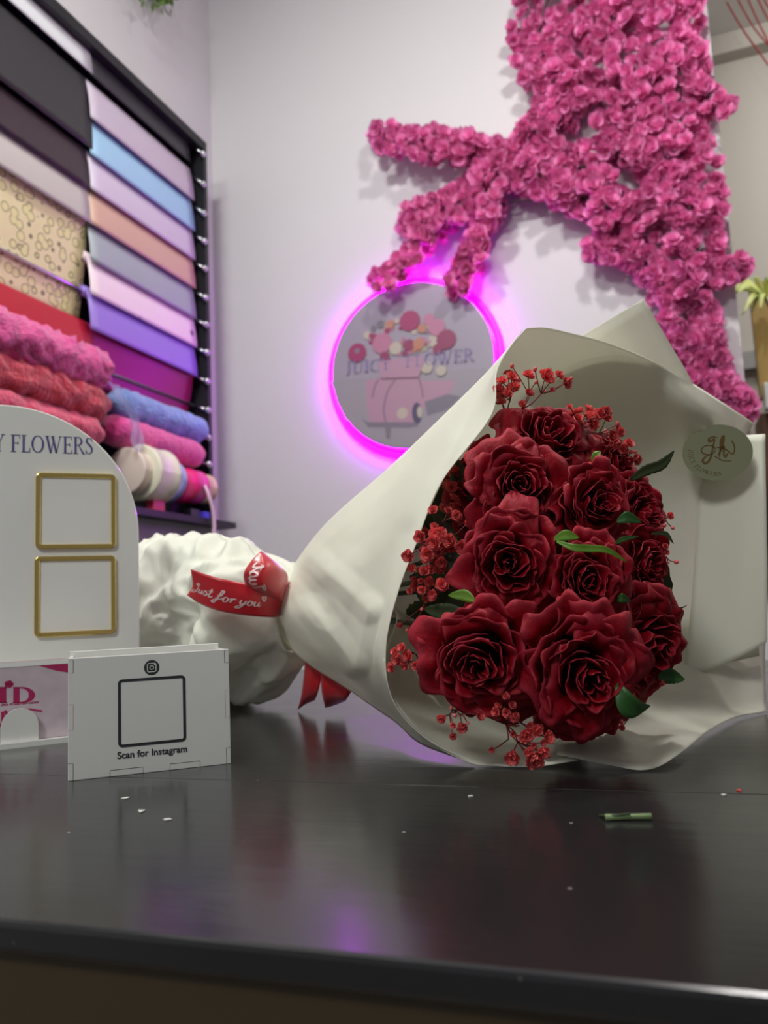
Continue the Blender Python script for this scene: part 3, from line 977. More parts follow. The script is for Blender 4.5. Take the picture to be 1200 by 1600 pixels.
MB().box((-.16, 0, 0), (.035, .045, .0045)).build('base', M_white, hold, False)
tx0, _ = h_loc(1, 1150, .004); tx1, _ = h_loc(60, 1150, .004); _, tz = h_loc(30, 1107, .004)
r = (tx1 - tx0) / 2
pts = [(tx1, .0046)] + [((tx0 + tx1) / 2 + r * math.cos(PI * i / 20), tz - r + r * math.sin(PI * i / 20)) for i in range(21)] + [(tx0, .0046)]
n = len(pts)
MB().add([(a, .003, b) for a, b in pts] + [(a, .006, b) for a, b in pts], [tuple(range(n - 1, -1, -1)), tuple(range(n, 2 * n))] + [(k, (k + 1) % n, (k + 1) % n + n, k + n) for k in range(n)]).build('front_tab', M_white, hold, False)
_, cz = h_loc(50, 1036, .01)
MB().box((-.155, .022, .0046), (.03, .025, cz + .001)).build('back_plate', M_white, hold, False)
M_card = mat('card_face', (206, 190, 200), .35, vary=.22, vscale=60)
M_cardp = mat('card_pink', (176, 32, 92), .35)
M_edge = mat('card_edge', (246, 246, 244), .4)
for i in range(4):
    y = .009 + i * .0032
    cr_ = empty('business_card', ['front business card printed with large pink initials behind the round tab', 'second pink topped business card, just behind the front one', 'third business card back in the white holder', 'rearmost business card against the holder back plate'][i], 'business card', mat=hm @ Matrix.Translation((0, y, 0)), group='business cards in the white holder')
    hgt = cz - (.0012 if i == 0 else -.0006 * i)
    o = MB().box((-.14, 0, .0047), (.012 + i * .002, .0009, hgt), 0).build('card', M_card if i == 0 else M_cardp, cr_, False)
    if i == 0:
        mb = MB()
        q = lambda px, py: Vector((h_loc(px, py, .009)[0], -.0002, h_loc(px, py, .009)[1]))
        mb.add([q(60, 1040), q(108, 1033), q(108, 1051), q(88, 1048)], [(0, 1, 2, 3)], 0)
        for (t, ax, w_) in (('I', -4, 17), ('D', 19, 34)):
            serif(mb, t, lambda x, y: q(ax + w_ * x / GL[t][0], 1100 - 2 - 24 * y), 0, bold=1.9)
        # second row of initials, the script line and the little rose above
        for s_ in ([(4, 1112), (4, 1130), (-4, 1134)], [(8, 1110), (14, 1126)], [(30, 1112), (46, 1108), (56, 1110), (66, 1111)]):
            stroke(mb, s_, 5 if s_[0][0] < 20 else 3, lambda x, y: q(x, y), 0, 8)
        script(mb, 'ou a uosa uoa', lambda x, y: q(2 + 12 * x, 1103 - x * .9 - 6 * y), 0, wd=.12)
        for k in range(5):
            aa = k * 1.25
            mb.disc(q(14 + 4 * math.cos(aa), 1069 + 3 * math.sin(aa)), EX, EZ, .0018, None, 12, 0)
        mb.build('card_print', M_cardp, cr_, False)
        MB().box((-.14, -.0004, hgt - .0012), (.012, .0013, hgt + .003)).build('card_top_edge', M_edge, cr_, False)

# ------------------------------------------------------------------ white box, front
b0 = PZ(106, 1221, CT); b1 = PZ(361, 1193, CT)
be = (b1 - b0).normalized(); bn = ZUP.cross(be)
bm_ = Matrix((be, bn, ZUP)).transposed().to_4x4(); bm_.translation = b0
BW = (b1 - b0).length


def b_loc(px, py):
    q = PN(px, py, b0, bn) - b0
    return q.dot(be), q.z


BH = b_loc(106, 1029)[1]
BD = .05; T = .003
box = empty('card_box', 'small open white box with a black outlined square and a round icon', 'box', mat=bm_)
mod_bevel(MB().box((0, 0, 0), (BW, T, BH)).build('front_panel', M_white, box, False), .0004)
mod_bevel(MB().box((0, BD - T, 0), (BW, BD, BH + .003)).build('back_panel', M_white, box, False), .0004)
for x in (0.0, BW - T):
    mod_bevel(MB().box((x + .0001, T + .0001, 0.0), (x + T, BD - T - .0001, BH - .0004)).build('side_panel', M_white, box, False), .0003)
MB().box((T, T, 0.0005), (BW - T, BD - T, T)).build('bottom_panel', M_white, box, False)
M_seam = mat('joint_line', (112, 106, 104), .6)  # grey line drawn around the finger joints
M_pink = mat('pink_glued_joint', (226, 176, 176), .4)


def bl_(pts, wd, m=0):
    mb = MB()
    stroke(mb, pts, wd, lambda x, y: Vector((x, -.00015, y)), 0)
    mb.build('finger_joint', M_pink if m else M_seam, box, False)


for (a, b) in ((.245, .445), (.61, .8)):
    bl_([(a * BW, 0), (a * BW, .0042), (b * BW, .0042), (b * BW, 0)], .00035)
for x, s in ((0, 1), (BW, -1)):
    for (z0_, z1_, m_) in ((.0, .14, 0), (.41, .62, 1), (.88, .99, 0)):
        if x and m_:
            z0_, z1_ = .40, .64
        bl_([(x, z0_ * BH), (x + s * .0032, z0_ * BH), (x + s * .0032, z1_ * BH), (x, z1_ * BH)], .0003, m_)
x0, z1 = b_loc(184, 1062); x1, z0 = b_loc(291, 1158)
mb = MB(); frame(mb, x0, z0, x1, z1, .0019, .003, -.0001, -.0003)
mb.build('black_outline', M_dark, box, False)
# round camera icon
ix, iz = b_loc(237, 1043)
mb = MB()
mb.disc((ix, -.0002, iz), EX, EZ, .0052, None, 32, 0)
for k, (h, wd) in enumerate(((.0029, .0005),)):
    pts = rrect(ix - h, iz - h, ix + h, iz + h, .0009)
    stroke(mb, pts + [pts[0]], wd, lambda x, y: Vector((x, -.0004, y)), 1)
stroke(mb, arc(ix, iz, .0013, .0013, 0, 360, 20), .0005, lambda x, y: Vector((x, -.0004, y)), 1)
mb.disc((ix + .0019, -.0004, iz + .0019), EX, EZ, .0004, None, 10, 1)
mb.build('camera_icon', [M_dark, M_whiteb], box, False)
fc = bpy.data.curves.new('caption', 'FONT'); fc.body = 'Scan for Instagram'; fc.size = 1; fc.extrude = 0; fc.align_x = 'CENTER'; fc.offset = .022
fo = bpy.data.objects.new('caption_text', fc); COL.objects.link(fo); fc.materials.append(M_dark)
bpy.context.view_layer.update()
sc = (b_loc(293, 1165)[0] - b_loc(184, 1165)[0]) / fo.dimensions.x
tme = bpy.data.meshes.new_from_object(fo)
bpy.data.objects.remove(fo)
fo = bpy.data.objects.new('caption_lettering', tme); COL.objects.link(fo)
fo.parent = box; fo.rotation_euler = (PI / 2, 0, 0); fo.scale = (sc, sc, sc)
fo.location = ((x0 + x1) / 2, -.0003, b_loc(238, 1180)[1])

# ------------------------------------------------------------------ cut stem and chips on the counter
a = PZ(946, 1277, CT + .0016); b = PZ(1018, 1276, CT + .0016)
mb = MB().tube([a, (a * .6 + b * .4) + Vector((0, .0004, 0)), b], [.0016, .0013, .0016], 8)
put(mb.build('cut_stem', mat('cut_stem_green', (120, 140, 96), .5, vary=.3, vscale=200)), label='short cut green flower stem lying on the counter in front', cat='stem')
a = PZ(936, 1274, CT + .0008)
put(MB().tube([a, PZ(948, 1275, CT + .0022), PZ(985, 1272, CT + .0034)], .0006, 5).build('stem_sliver', M_leafd), label='thin dark sliver beside the cut green stem', cat='stem sliver')
random.seed(21)
for i, (px, py, s, lab) in enumerate(((197, 1248, .004, 'white paint chip, farthest of the chips before the box'), (222, 1268, .005, 'largest white paint chip in front of the box'), (262, 1281, .003, 'pale chip between the box and the counter edge'), (1155, 1236, .003, 'tiny red petal crumb near the right edge of the counter'), (735, 1245, .002, 'tiny white crumb below the wrap on the counter'), (1130, 1243, .002, 'tiny crumb beside the red petal crumb'))):
    p = PZ(px, py, CT)
    v = [p + Vector((s * math.cos(k * 1.26) * random.uniform(.3, 1), s * math.sin(k * 1.26) * random.uniform(.3, 1), .0001)) for k in range(5)]
    n = 5
    put(MB().add(v + [q + Vector((0, 0, .0005)) for q in v], [(0, 1, 2, 3, 4), (9, 8, 7, 6, 5)] + [(k, (k + 1) % 5, (k + 1) % 5 + 5, k + 5) for k in range(5)]).build('crumb', mat('chip_%d' % i, (200, 60, 60) if i == 3 else (190, 190, 184), .6), None, False), label=lab, cat='crumb')

def crumple(p, sc_, seed=0):
    """ridged noise: sharp creases between soft facets"""
    q = p * sc_ + Vector((seed * 3.1, seed * 1.7, 0))
    q = q + Vector((noise.noise(q * .6), noise.noise(q * .6 + Vector((17.3, 0, 0))), noise.noise(q * .6 + Vector((0, 31.7, 0))))) * .9
    return 1 - 2.4 * abs(noise.noise(q)) - 1.0 * abs(noise.noise(q * 2.1 + Vector((9, 0, 4))))


CREASES = [((486, 868), (578, 948), .011, 26), ((578, 948), (556, 1036), .011, 26), ((486, 950), (556, 1036), .008, 24), ((505, 850), (640, 740), .006, 34), ((640, 720), (560, 850), -.007, 34),
           ((470, 905), (510, 960), -.008, 24), ((700, 690), (640, 800), .005, 34)]


def crease_at(p):
    v = p - cam_loc
    d = v.dot(FWD)
    x, y = 600 + F * v.dot(RIGHT) / d, 800 - F * v.dot(UP) / d
    q = Vector((x, y)); s_ = 0
    for a, b, am, wd in CREASES:
        a, b = Vector(a), Vector(b)
        t = max(0, min(1, (q - a).dot(b - a) / (b - a).length_squared))
        s_ += am * max(0, 1 - (q - a.lerp(b, t)).length / wd)
    return s_


# ------------------------------------------------------------------ the bouquet wrap
wrap = empty('bouquet_wrap', 'large white paper cone wrapped around the red roses', 'wrapping paper', P(600, 1000, .7))


def sheet(name, rows, nu, nv, crease=.0, seed=0, m=None, th=.0006, fit=True):
    g = surf(rows, nu, nv)
    if crease:
        for i in range(nu):
            for j in range(nv):
                p = g[i][j]
                e = min(i, nu - 1 - i, 4) / 4 * .7 + .3
                k = noise.voronoi(p * 14 + Vector((seed, 0, 0)))[0]
                g[i][j] = p - FWD * (crease * e * (crumple(p, 6, seed) * .5 + noise.noise(p * 7 + Vector((seed, 3, 1))) * .8) + (crease_at(p) if name == 'front_sheet' else 0))
    for row in g:
        for j, p in enumerate(row):
            if p.z < CT + .0012:
                row[j] = Vector((p.x, p.y, CT + .0012 + .0001 * ((j * 7) % 3)))
    o = MB().grid(g).build(name, m or M_paper, wrap, True, True)
    mod_solid(o, th)
    return o


A = [
    [(455, 888, .90), (449, 905, .87), (443, 920, .85), (436, 935, .84), (430, 950, .84), (425, 962, .86), (420, 976, .90)],
    [(510, 818, .83), (508, 850, .78), (503, 890, .745), (498, 930, .735), (488, 970, .735), (480, 1005, .76), (475, 1032, .81)],
    [(612, 727, .76), (594, 790, .695), (575, 850, .665), (562, 910, .65), (550, 970, .652), (543, 1030, .67), (545, 1078, .74)],
    [(725, 618, .69), (690, 700, .625), (640, 790, .60), (610, 880, .585), (588, 970, .58), (582, 1050, .60), (618, 1128, .64)],
    [(775, 566, .66), (742, 640, .62), (695, 738, .585), (640, 850, .565), (600, 960, .555), (592, 1050, .56), (655, 1160, .58)],
    [(816, 516, .645), (778, 575, .607), (768, 648, .58), (690, 752, .56), (650, 850, .545), (622, 925, .537), (603, 1010, .53), (612, 1090, .526), (660, 1150, .525), (742, 1195, .521)],
]
sheet('front_sheet', A, 90, 100, crease=.005, seed=2)
sheet('bottom_sheet', [
    [(600, 1030, .532), (606, 1070, .532), (625, 1110, .530), (670, 1158, .527), (742, 1194, .520), (820, 1199, .507), (902, 1188, .505)],
    [(606, 1010, .57), (625, 1060, .57), (660, 1105, .57), (705, 1140, .565), (770, 1160, .56), (840, 1166, .555), (905, 1160, .55)],
    [(620, 960, .66), (650, 1020, .66), (690, 1062, .65), (740, 1095, .64), (800, 1115, .635), (860, 1125, .63), (910, 1130, .62)],
    [(600, 930, .74), (650, 960, .74), (700, 990, .735), (750, 1010, .73), (800, 1020, .72), (860, 1030, .71), (920, 1040, .70)],
], 22, 40, crease=.002, seed=7)
sheet('right_sheet', [
    [(870, 1178, .515), (950, 1194, .491), (1010, 1202, .483), (1058, 1180, .505), (1110, 1140, .60), (1150, 1120, .66), (1197, 1112, .69)],
    [(872, 1150, .56), (950, 1155, .55), (1010, 1152, .56), (1060, 1132, .59), (1110, 1114, .645), (1150, 1102, .69), (1197, 1094, .715)],
    [(875, 1110, .61), (950, 1112, .61), (1010, 1105, .62), (1060, 1092, .65), (1110, 1076, .69), (1150, 1060, .725), (1197, 1048, .74)],
    [(880, 1060, .66), (950, 1060, .67), (1010, 1050, .69), (1060, 1036, .72), (1110, 1016, .745), (1150, 1000, .76), (1196, 985, .765)],
    [(880, 1000, .70), (950, 1000, .71), (1010, 990, .73), (1060, 976, .75), (1110, 950, .775), (1150, 940, .785), (1195, 930, .785)],
], 26, 40, crease=.0035, seed=4)
sheet('back_sheet', [
    [(822, 513, .645), (852, 512, .652), (890, 520, .66), (950, 536, .675), (1010, 560, .685), (1080, 598, .73), (1178, 661, .78)],
    [(785, 560, .67), (825, 566, .685), (870, 575, .70), (940, 590, .715), (1010, 610, .72), (1090, 640, .715), (1160, 690, .785)],
    [(725, 670, .68), (820, 670, .745), (920, 680, .76), (1010, 690, .76), (1090, 705, .75), (1160, 720, .795)],
    [(640, 800, .69), (780, 800, .775), (900, 800, .785), (1000, 800, .78), (1090, 800, .765), (1172, 800, .745)],
    [(575, 950, .69), (740, 955, .765), (900, 960, .775), (1000, 960, .775), (1090, 950, .765), (1182, 940, .75)],
    [(560, 1030, .68), (740, 1055, .70), (880, 1070, .71), (1000, 1060, .715), (1090, 1045, .725), (1186, 1025, .745)],
], 46, 46, crease=.002, seed=5)
sheet('corner_sheet', [
    [(1006, 467, .70), (950, 500, .70), (880, 542, .71), (800, 590, .72)],
    [(1045, 534, .715), (990, 572, .72), (920, 610, .74), (850, 650, .75)],
    [(1082, 598, .73), (1040, 650, .75), (980, 690, .78), (920, 730, .80)],
    [(1125, 700, .76), (1090, 740, .78), (1040, 780, .80), (980, 820, .81)],
], 14, 14)
sheet('side_sheet', [
    [(1100, 688, .765), (1130, 684, .76), (1165, 680, .753), (1196, 678, .745)],
    [(1090, 800, .757), (1126, 800, .747), (1165, 800, .738), (1197, 800, .728)],
    [(1080, 940, .740), (1122, 938, .728), (1165, 934, .718), (1198, 930, .708)],
    [(1068, 1062, .715), (1118, 1044, .710), (1165, 1022, .705), (1198, 1003, .70)],
], 30, 14, crease=.001, seed=9)
# gold mirror sticker with the shop's monogram
sc0 = P(1121, 707, .731)
sxa = (RIGHT * .94 + FWD * -.30 + UP * .12).normalized()
sn = (-FWD - RIGHT * .14 + UP * .10).normalized()
sya = sn.cross(sxa).normalized(); sxa = sya.cross(sn).normalized()
rr = 50 * .731 / F / .95
n = 48
mb = MB()
vs = [sc0 + sxa * rr * math.cos(2 * PI * k / n) + sya * rr * .84 * math.sin(2 * PI * k / n) for k in range(n)]
mb.add([v + sn * .0004 for v in vs] + [v - sn * .0004 for v in vs], [tuple(range(n)), tuple(range(2 * n - 1, n - 1, -1))] + [(k, k + n, (k + 1) % n + n, (k + 1) % n) for k in range(n)])
stk = mb.build('gold_sticker', mat('gold_mirror_foil', (196, 196, 150), .07, 1.0, bump=.02, bscale=8), wrap, False, True)
put(stk, label='round gold mirror sticker')
mb = MB()


def stm(x, y, rot=0):
    c, s_ = math.cos(rot), math.sin(rot)
    return sc0 + (sxa * (x * c - y * s_) + sya * (x * s_ + y * c)) * rr + sn * .0007


script(mb, 'J', lambda x, y: stm(-.42 + x * .62, -.15 + y * .62), 0, .09)
script(mb, 'h', lambda x, y: stm(.0 + x * .62, -.15 + y * .62), 0, .09)
stroke(mb, arc(-.25, .1, .2, .14, 0, 350, 24), .035, stm, 0)
stroke(mb, [(.0, .15), (.2, .1), (.42, -.1), (.5, .1), (.45, .3)], .035, stm, 0, 16)
stroke(mb, [(-.1, -.1), (.1, -.25), (.35, -.3)], .03, stm, 0, 10)


def arc_txt(t, a0, rad, h):
    tw = sum(GL[c][0] + .08 for c in t)
    x = 0
    for ch in t:
        for pts, ww in GL[ch][1]:
            stroke(mb, [(a + x, b) for a, b in pts], ww, lambda p, q: stm((rad + (1 - q) * h) * math.cos(a0 + p * h / rad), (rad + (1 - q) * h) * .84 * math.sin(a0 + p * h / rad)), 0)
        x += GL[ch][0] + .12


arc_txt('JUICY FLOWERS', math.radians(165), .7, .13)
mb.build('sticker_print', mat('copper_print', (120, 92, 50), .4, .6), stk, False)
bpy.context.view_layer.update()
for q in (stk.children[0].data.vertices):
    q.co = q.co - (stk.parent.matrix_world.translation if stk.parent else Vector())

# ------------------------------------------------------------------ crumpled tissue around the stems
ax0, ax1 = P(470, 935, .86), P(150, 985, 1.10)
ax0.z = CT + .10
ax1.z = CT + .082
axis = (ax1 - ax0); AL = axis.length; an = axis.normalized()
ab = Vector((0, 0, 1)); ab = (ab - an * ab.dot(an)).normalized(); ac = an.cross(ab)
nr, ns = 110, 180
g = []
for i in range(nr + 1):
    t = i / nr
    R0 = [(0, .040), (.08, .056), (.2, .073), (.38, .084), (.55, .090), (.75, .088), (.9, .065), (.97, .035), (1, .003)]
    for q in range(len(R0) - 1):
        if R0[q][0] <= t <= R0[q + 1][0]:
            k = (t - R0[q][0]) / (R0[q + 1][0] - R0[q][0]); r = R0[q][1] * (1 - k) + R0[q + 1][1] * k
    row = []
    for j in range(ns + 1):
        th = 2 * PI * (j % ns) / ns
        d = ab * math.cos(th) + ac * math.sin(th)
        c = ax0 + axis * t
        p = c + d * r
        s = p * 11
        v = noise.voronoi(s + Vector((noise.noise(s * .7), noise.noise(s * .7 + Vector((5, 0, 0))), 0)) * .6)[0]
        cre = (v[1] - v[0])
        f2 = noise.voronoi(p * 27)[0]
        fold = math.sin(th * 5 + t * 4 + 2 * noise.noise(p * 12)) * .06 * (1 - t * .5)
        rr_ = r * (1 + .26 * (cre - .35) + .07 * (f2[1] - f2[0]) + fold + .12 * noise.noise(p * 8))
        p = c + d * (r * (1 + fold + .10 * noise.noise(p * 8)) + r / .08 * (.024 * crumple(p, 9, 1) + .007 * crumple(p, 24, 4)))
        if p.z < CT + .0015:
            p.z = CT + .0015
        row.append(p)
    g.append(row)
tis = empty('tissue_wrap', 'crumpled white tissue bundle around the stems, lying behind the white box', 'tissue paper', ax1)
mod_solid(MB().grid(g).build('tissue_body', M_tissue, tis, True, True), .0008)
# loose flap standing behind the bow
mod_solid(MB().grid(surf([
    [(360, 884, .93), (385, 868, .93), (412, 864, .93), (440, 872, .91), (462, 884, .90)],
    [(370, 905, .92), (395, 895, .91), (415, 890, .90), (440, 895, .89), (456, 905, .885)],
    [(380, 930, .90), (400, 925, .89), (420, 920, .88), (438, 925, .87), (450, 930, .87)]], 10, 14)).build('tissue_flap', M_tissue, tis, True, True), .0008)

# ------------------------------------------------------------------ red ribbon bow
bow = empty('ribbon_bow', 'red satin ribbon bow tied around the neck of the wrap', 'ribbon', P(440, 930, .84))
band = surf([
    [(298, 889, .80), (318, 896, .795), (350, 905, .79), (385, 911, .795), (415, 913, .80), (440, 912, .82), (456, 908, .845)],
    [(301, 915, .802), (320, 922, .794), (350, 932, .788), (385, 938, .79), (415, 940, .80), (440, 938, .82), (452, 932, .845)],
    [(292, 930, .805), (316, 945, .795), (345, 955, .79), (380, 961, .792), (412, 964, .80), (432, 964, .815), (448, 958, .845)],
], 12, 40)
bo = mod_solid(MB().grid(band).build('ribbon_band', M_red, bow, True, True), .0005)
mb = MB()


def band_map(x, y):   # x along 0..1, y up 0..1
    j = max(0, min(.9999, x)) * 39; i = max(0, min(.9999, 1 - y)) * 11
    a, b = int(i), int(j)
    fa, fb = i - a, j - b
    q = (band[a][b] * (1 - fa) * (1 - fb) + band[a + 1][b] * fa * (1 - fb) + band[a][b + 1] * (1 - fa) * fb + band[a + 1][b + 1] * fa * fb)
    return q - FWD * .0009


M_silver = mat('silver_print', (236, 206, 206), .35, .2)
wtot = sum(SCRIPT[c][0] for c in 'Just for you')
script(mb, 'Just for you', lambda x, y: band_map(.02 + x / wtot * .60, .34 + y * .30), 0, .10)
hx, hy = .655, .60
for s_ in (-1, 1):
    stroke(mb, [(hx, hy - .1), (hx + s_ * .016, hy), (hx + s_ * .012, hy + .05), (hx, hy + .02)], .012, band_map, 0, 12)
mb.build('ribbon_lettering', M_silver, bow, False, True)
loop = surf([
    [(407, 862, .80), (393, 876, .79), (381, 896, .785), (385, 915, .795), (400, 922, .81)],
    [(409, 862, .80), (412, 885, .785), (410, 905, .78), (412, 920, .785), (425, 935, .81)],
    [(411, 863, .805), (428, 880, .80), (434, 900, .80), (436, 920, .805), (440, 940, .82)],
    [(412, 864, .81), (436, 884, .82), (449, 898, .83), (448, 922, .84), (444, 945, .85)]], 24, 24)
mod_solid(MB().grid(loop).build('ribbon_loop', M_red, bow, True, True), .0005)
mb = MB()


def loop_map(x, y):
    i = max(0, min(.999, y)) * 23; j = max(0, min(.999, x)) * 23
    a, b = int(i), int(j); fa, fb = i - a, j - b
    return (loop[a][b] * (1 - fa) * (1 - fb) + loop[a + 1][b] * fa * (1 - fb) + loop[a][b + 1] * (1 - fa) * fb + loop[a + 1][b + 1] * fa * fb) - FWD * .0012


script(mb, 'Just', lambda x, y: loop_map(.92 - x * .4, .10 + y * .28), 0, .10)
mb.build('ribbon_lettering', M_silver, bow, False, True)
mod_solid(MB().grid(surf([[(478, 1022, .83), (490, 1025, .825), (508, 1032, .82)], [(472, 1080, .84), (484, 1078, .83), (498, 1078, .825)], [(465, 1109, .855), (478, 1100, .85), (492, 1094, .845)]], 10, 8)).build('ribbon_tail', M_red, bow, True, True), .0005)
mod_solid(MB().grid(surf([[(500, 1040, .80), (524, 1050, .79), (555, 1070, .77)], [(503, 1082, .80), (520, 1086, .795), (542, 1092, .785)], [(508, 1106, .815), (522, 1102, .815), (538, 1096, .82)]], 10, 8)).build('ribbon_tail', M_red, bow, True, True), .0005)

# ------------------------------------------------------------------ roses
def rose_mesh(seed, npet=30, tight=0.0):
    rnd = random.Random(seed)
    V, Fc, rim = [], [], []
    ecx, ecy = rnd.uniform(-.16, .16), rnd.uniform(-.16, .16)
    sqx = rnd.uniform(.86, 1.0)
    ph = rnd.random() * 6
    NU, NV = 19, 10
    for i in range(npet):
        t = i / (npet - 1)
        ph += 2.4 + rnd.uniform(-.25, .25)
        Rt = .07 + .93 * t ** .95 * rnd.uniform(.92, 1.05)
        Zt = .80 - .40 * t ** 2.4 + rnd.uniform(-.07, .05) + .03 * math.sin(t * 9)
        W = 2.5 - .75 * t + rnd.uniform(-.25, .25)
        curl = max(0, t - .2) * rnd.uniform(.05, .42)
        sk = rnd.uniform(.05, .16) * (1 - .4 * t)
        cx_, cy_ = rnd.uniform(-.06, .06) + ecx * (1 - t), rnd.uniform(-.06, .06) + ecy * (1 - t)
        if t > .45 and rnd.random() < .3:
            curl += rnd.uniform(.2, .5); W *= 1.15
        lean = rnd.uniform(-.12, .12)
        base = len(V)
        fq, fp = rnd.uniform(5, 9), rnd.uniform(0, 6)
        point = rnd.uniform(-.05, .05)
        for b in range(NV):
            v = b / (NV - 1)
            for a in range(NU):
                u = (a / (NU - 1) - .5) * 2
                top = 1 - .34 * abs(u) ** 3.6 + point * math.exp(-(u * 3) ** 2) + (.035 * math.sin(fq * u + fp) + .03 * math.sin(fq * 2.3 * u + fp * 3)) * (1 if t > .2 else .4)
                vv = v * top
                R = .06 + (Rt - .06) * (max(vv, 0) ** .62)
                Z = -.35 + (Zt + .35) * (1 - max(0, 1 - vv) ** 1.35)
                k = max(0, vv - .72) / .28
                R += curl * k * k * .55
                Z -= curl * k ** 2.2 * .55
                R *= 1 + sk * u + .03 * math.sin(u * fq * .8 + fp) * vv
                Z += (.045 * math.sin(u * fq + fp * 2) + .022 * math.sin(u * fq * 2.1 + fp)) * max(vv, 0) ** 3 * (.5 + t) + lean * u * vv * .4
                th = ph + u * W / 2 * (1 - .25 * (1 - v))
                q = Vector(((R * math.cos(th)) * sqx + cx_, R * math.sin(th) + cy_, Z))
                q += Vector((noise.noise(q * 2.2 + Vector((seed, i, 0))), noise.noise(q * 2.2 + Vector((0, seed, i))), noise.noise(q * 2.6 + Vector((i, 0, seed))))) * .13 * vv
                V.append(q)
                rim.append(max(0, (v - .88) / .12) * .4)  # mask for the glint painted along each petal edge
        for b in range(NV - 1):
            for a in range(NU - 1):
                k = base + b * NU + a
                Fc.append((k, k + 1, k + NU + 1, k + NU))
    return V, Fc, rim


CEN = P(850, 920, .66)
FACE_CAM = (-FWD)


def leafm(mb_name, pts, wd, m, parent, serr=.12, sidev=None, world=True):
    """lanceolate toothed leaf along pts (world points)"""
    q = cr(pts, 17)
    side0 = sidev or (q[-1] - q[0]).cross(FWD).normalized()
    g = []
    for i, p in enumerate(q):
        t = i / 16
        w_ = wd * math.sin(PI * min(1, .06 + t * .94)) ** .8 * (1 + serr * (i % 2)) + wd * .02
        n_ = -FWD
        g.append([p + side0 * w_ * s_ + n_ * (-.25 * w_ * (1 - abs(s_))) for s_ in (-1, -.5, 0, .5, 1)])
    o = MB().grid(g).build(mb_name, m, parent, True, world)
    mod_solid(o, .0005)
    return o


roses = [  # px, py, depth, radius in px, turn (right, up) of its face, label
    (868, 698, .585, 84, (.25, .75), 'topmost rose, wide and dark, under the upper gypsophila'),
    (812, 765, .530, 74, (-.05, .15), 'large rose at upper left with crisp curled petals'),
    (757, 762, .600, 72, (-.7, .3), 'dark shaded rose at the upper left, behind the large one'),
    (928, 787, .525, 66, (.35, .10), 'upper middle rose just above the green bud leaves'),
    (960, 728, .595, 54, (.7, .7), 'small rose edge showing at the upper right shoulder'),
    (997, 802, .57, 62, (.75, .25), 'rose at the upper right edge below the long leaf'),
    (798, 888, .505, 84, (-.15, .0), 'bright open red rose in the left middle of the bouquet'),
    (918, 902, .500, 66, (.1, .05), 'ruffled rose in the very centre of the bouquet'),
    (1005, 888, .555, 66, (.75, .0), 'rose on the right edge level with the centre rose'),
    (755, 1028, .480, 90, (-.25, -.1), 'large open rose at the lower left of the bouquet'),
    (905, 1045, .465, 96, (.05, -.1), 'largest open rose at the lower middle of the bouquet'),
    (1010, 1005, .530, 84, (.6, -.1), 'dusky rose at the lower right edge of the bouquet'),
    (910, 1112, .520, 70, (.1, -.8), 'lowest rose, half hidden under the largest one'),
    (980, 1082, .550, 58, (.5, -.7), 'small dark rose at the lower right beside the broad leaf'),
    (850, 980, .570, 70, (0, 0), 'deep set rose between the two large lower roses'),
    (868, 830, .590, 70, (0, .1), 'deep set rose in the dark gap left of the centre bud'),
]
rose_obj = []
for i, (px, py, d, rp, (fr_, fu_), lab) in enumerate(roses):
    R = rp * 1.1 * d / F
    c = P(px, py, d)
    n_ = (FACE_CAM + RIGHT * fr_ + UP * fu_).normalized()
    zax = n_
    xax = zax.cross(UP).normalized(); yax = zax.cross(xax)
    m4 = Matrix((xax * R, yax * R, zax * R)).transposed().to_4x4()
    m4.translation = c - n_ * R * .45
    if m4.translation.z - R < CT - .05:
        pass
    root = empty('rose', lab, 'rose', mat=m4, group='red roses in the bouquet')
    V, Fc, rim = rose_mesh(52 + i * 11, 36 if rp > 60 else 28)
    # keep petals above the counter
    Vw = []
    for v in V:
        q = m4 @ v
        if q.z < CT + .003:
            q.z = CT + .003
        Vw.append(m4.inverted() @ q)
    me = bpy.data.meshes.new('petals'); me.from_pydata([tuple(v) for v in Vw], [], Fc)
    me.materials.append(M_rose); me.polygons.foreach_set('use_smooth', [True] * len(me.polygons))
    at = me.attributes.new('rim', 'FLOAT', 'POINT'); at.data.foreach_set('value', rim)
    o = bpy.data.objects.new('petals', me); COL.objects.link(o); o.parent = root
    s_ = o.modifiers.new('sub', 'SUBSURF'); s_.levels = 1; s_.render_levels = 1
    mod_solid(o, .012)
    # stem going back into the wrap, and calyx
    end = P(470 + (px - 600) * .05, 940, .86)
    b = m4.translation.copy()
    inv = m4.inverted()
    MB().tube([inv @ (b + n_ * R * .0), inv @ (b - n_ * R * 1.0 + (end - b) * .1), inv @ (b + (end - b) * .5), inv @ end], .002 / R, 8).build('stem', M_leafd, root)
    rose_obj.append((root, m4))
    MW[root.name] = m4


def rose_leaf(k, pts, wd, m, name='leaf', serr=.12):
    root, m4 = rose_obj[k]
    MW[root.name] = m4
    return leafm(name, [P(*q) for q in pts], wd, m, root, serr)


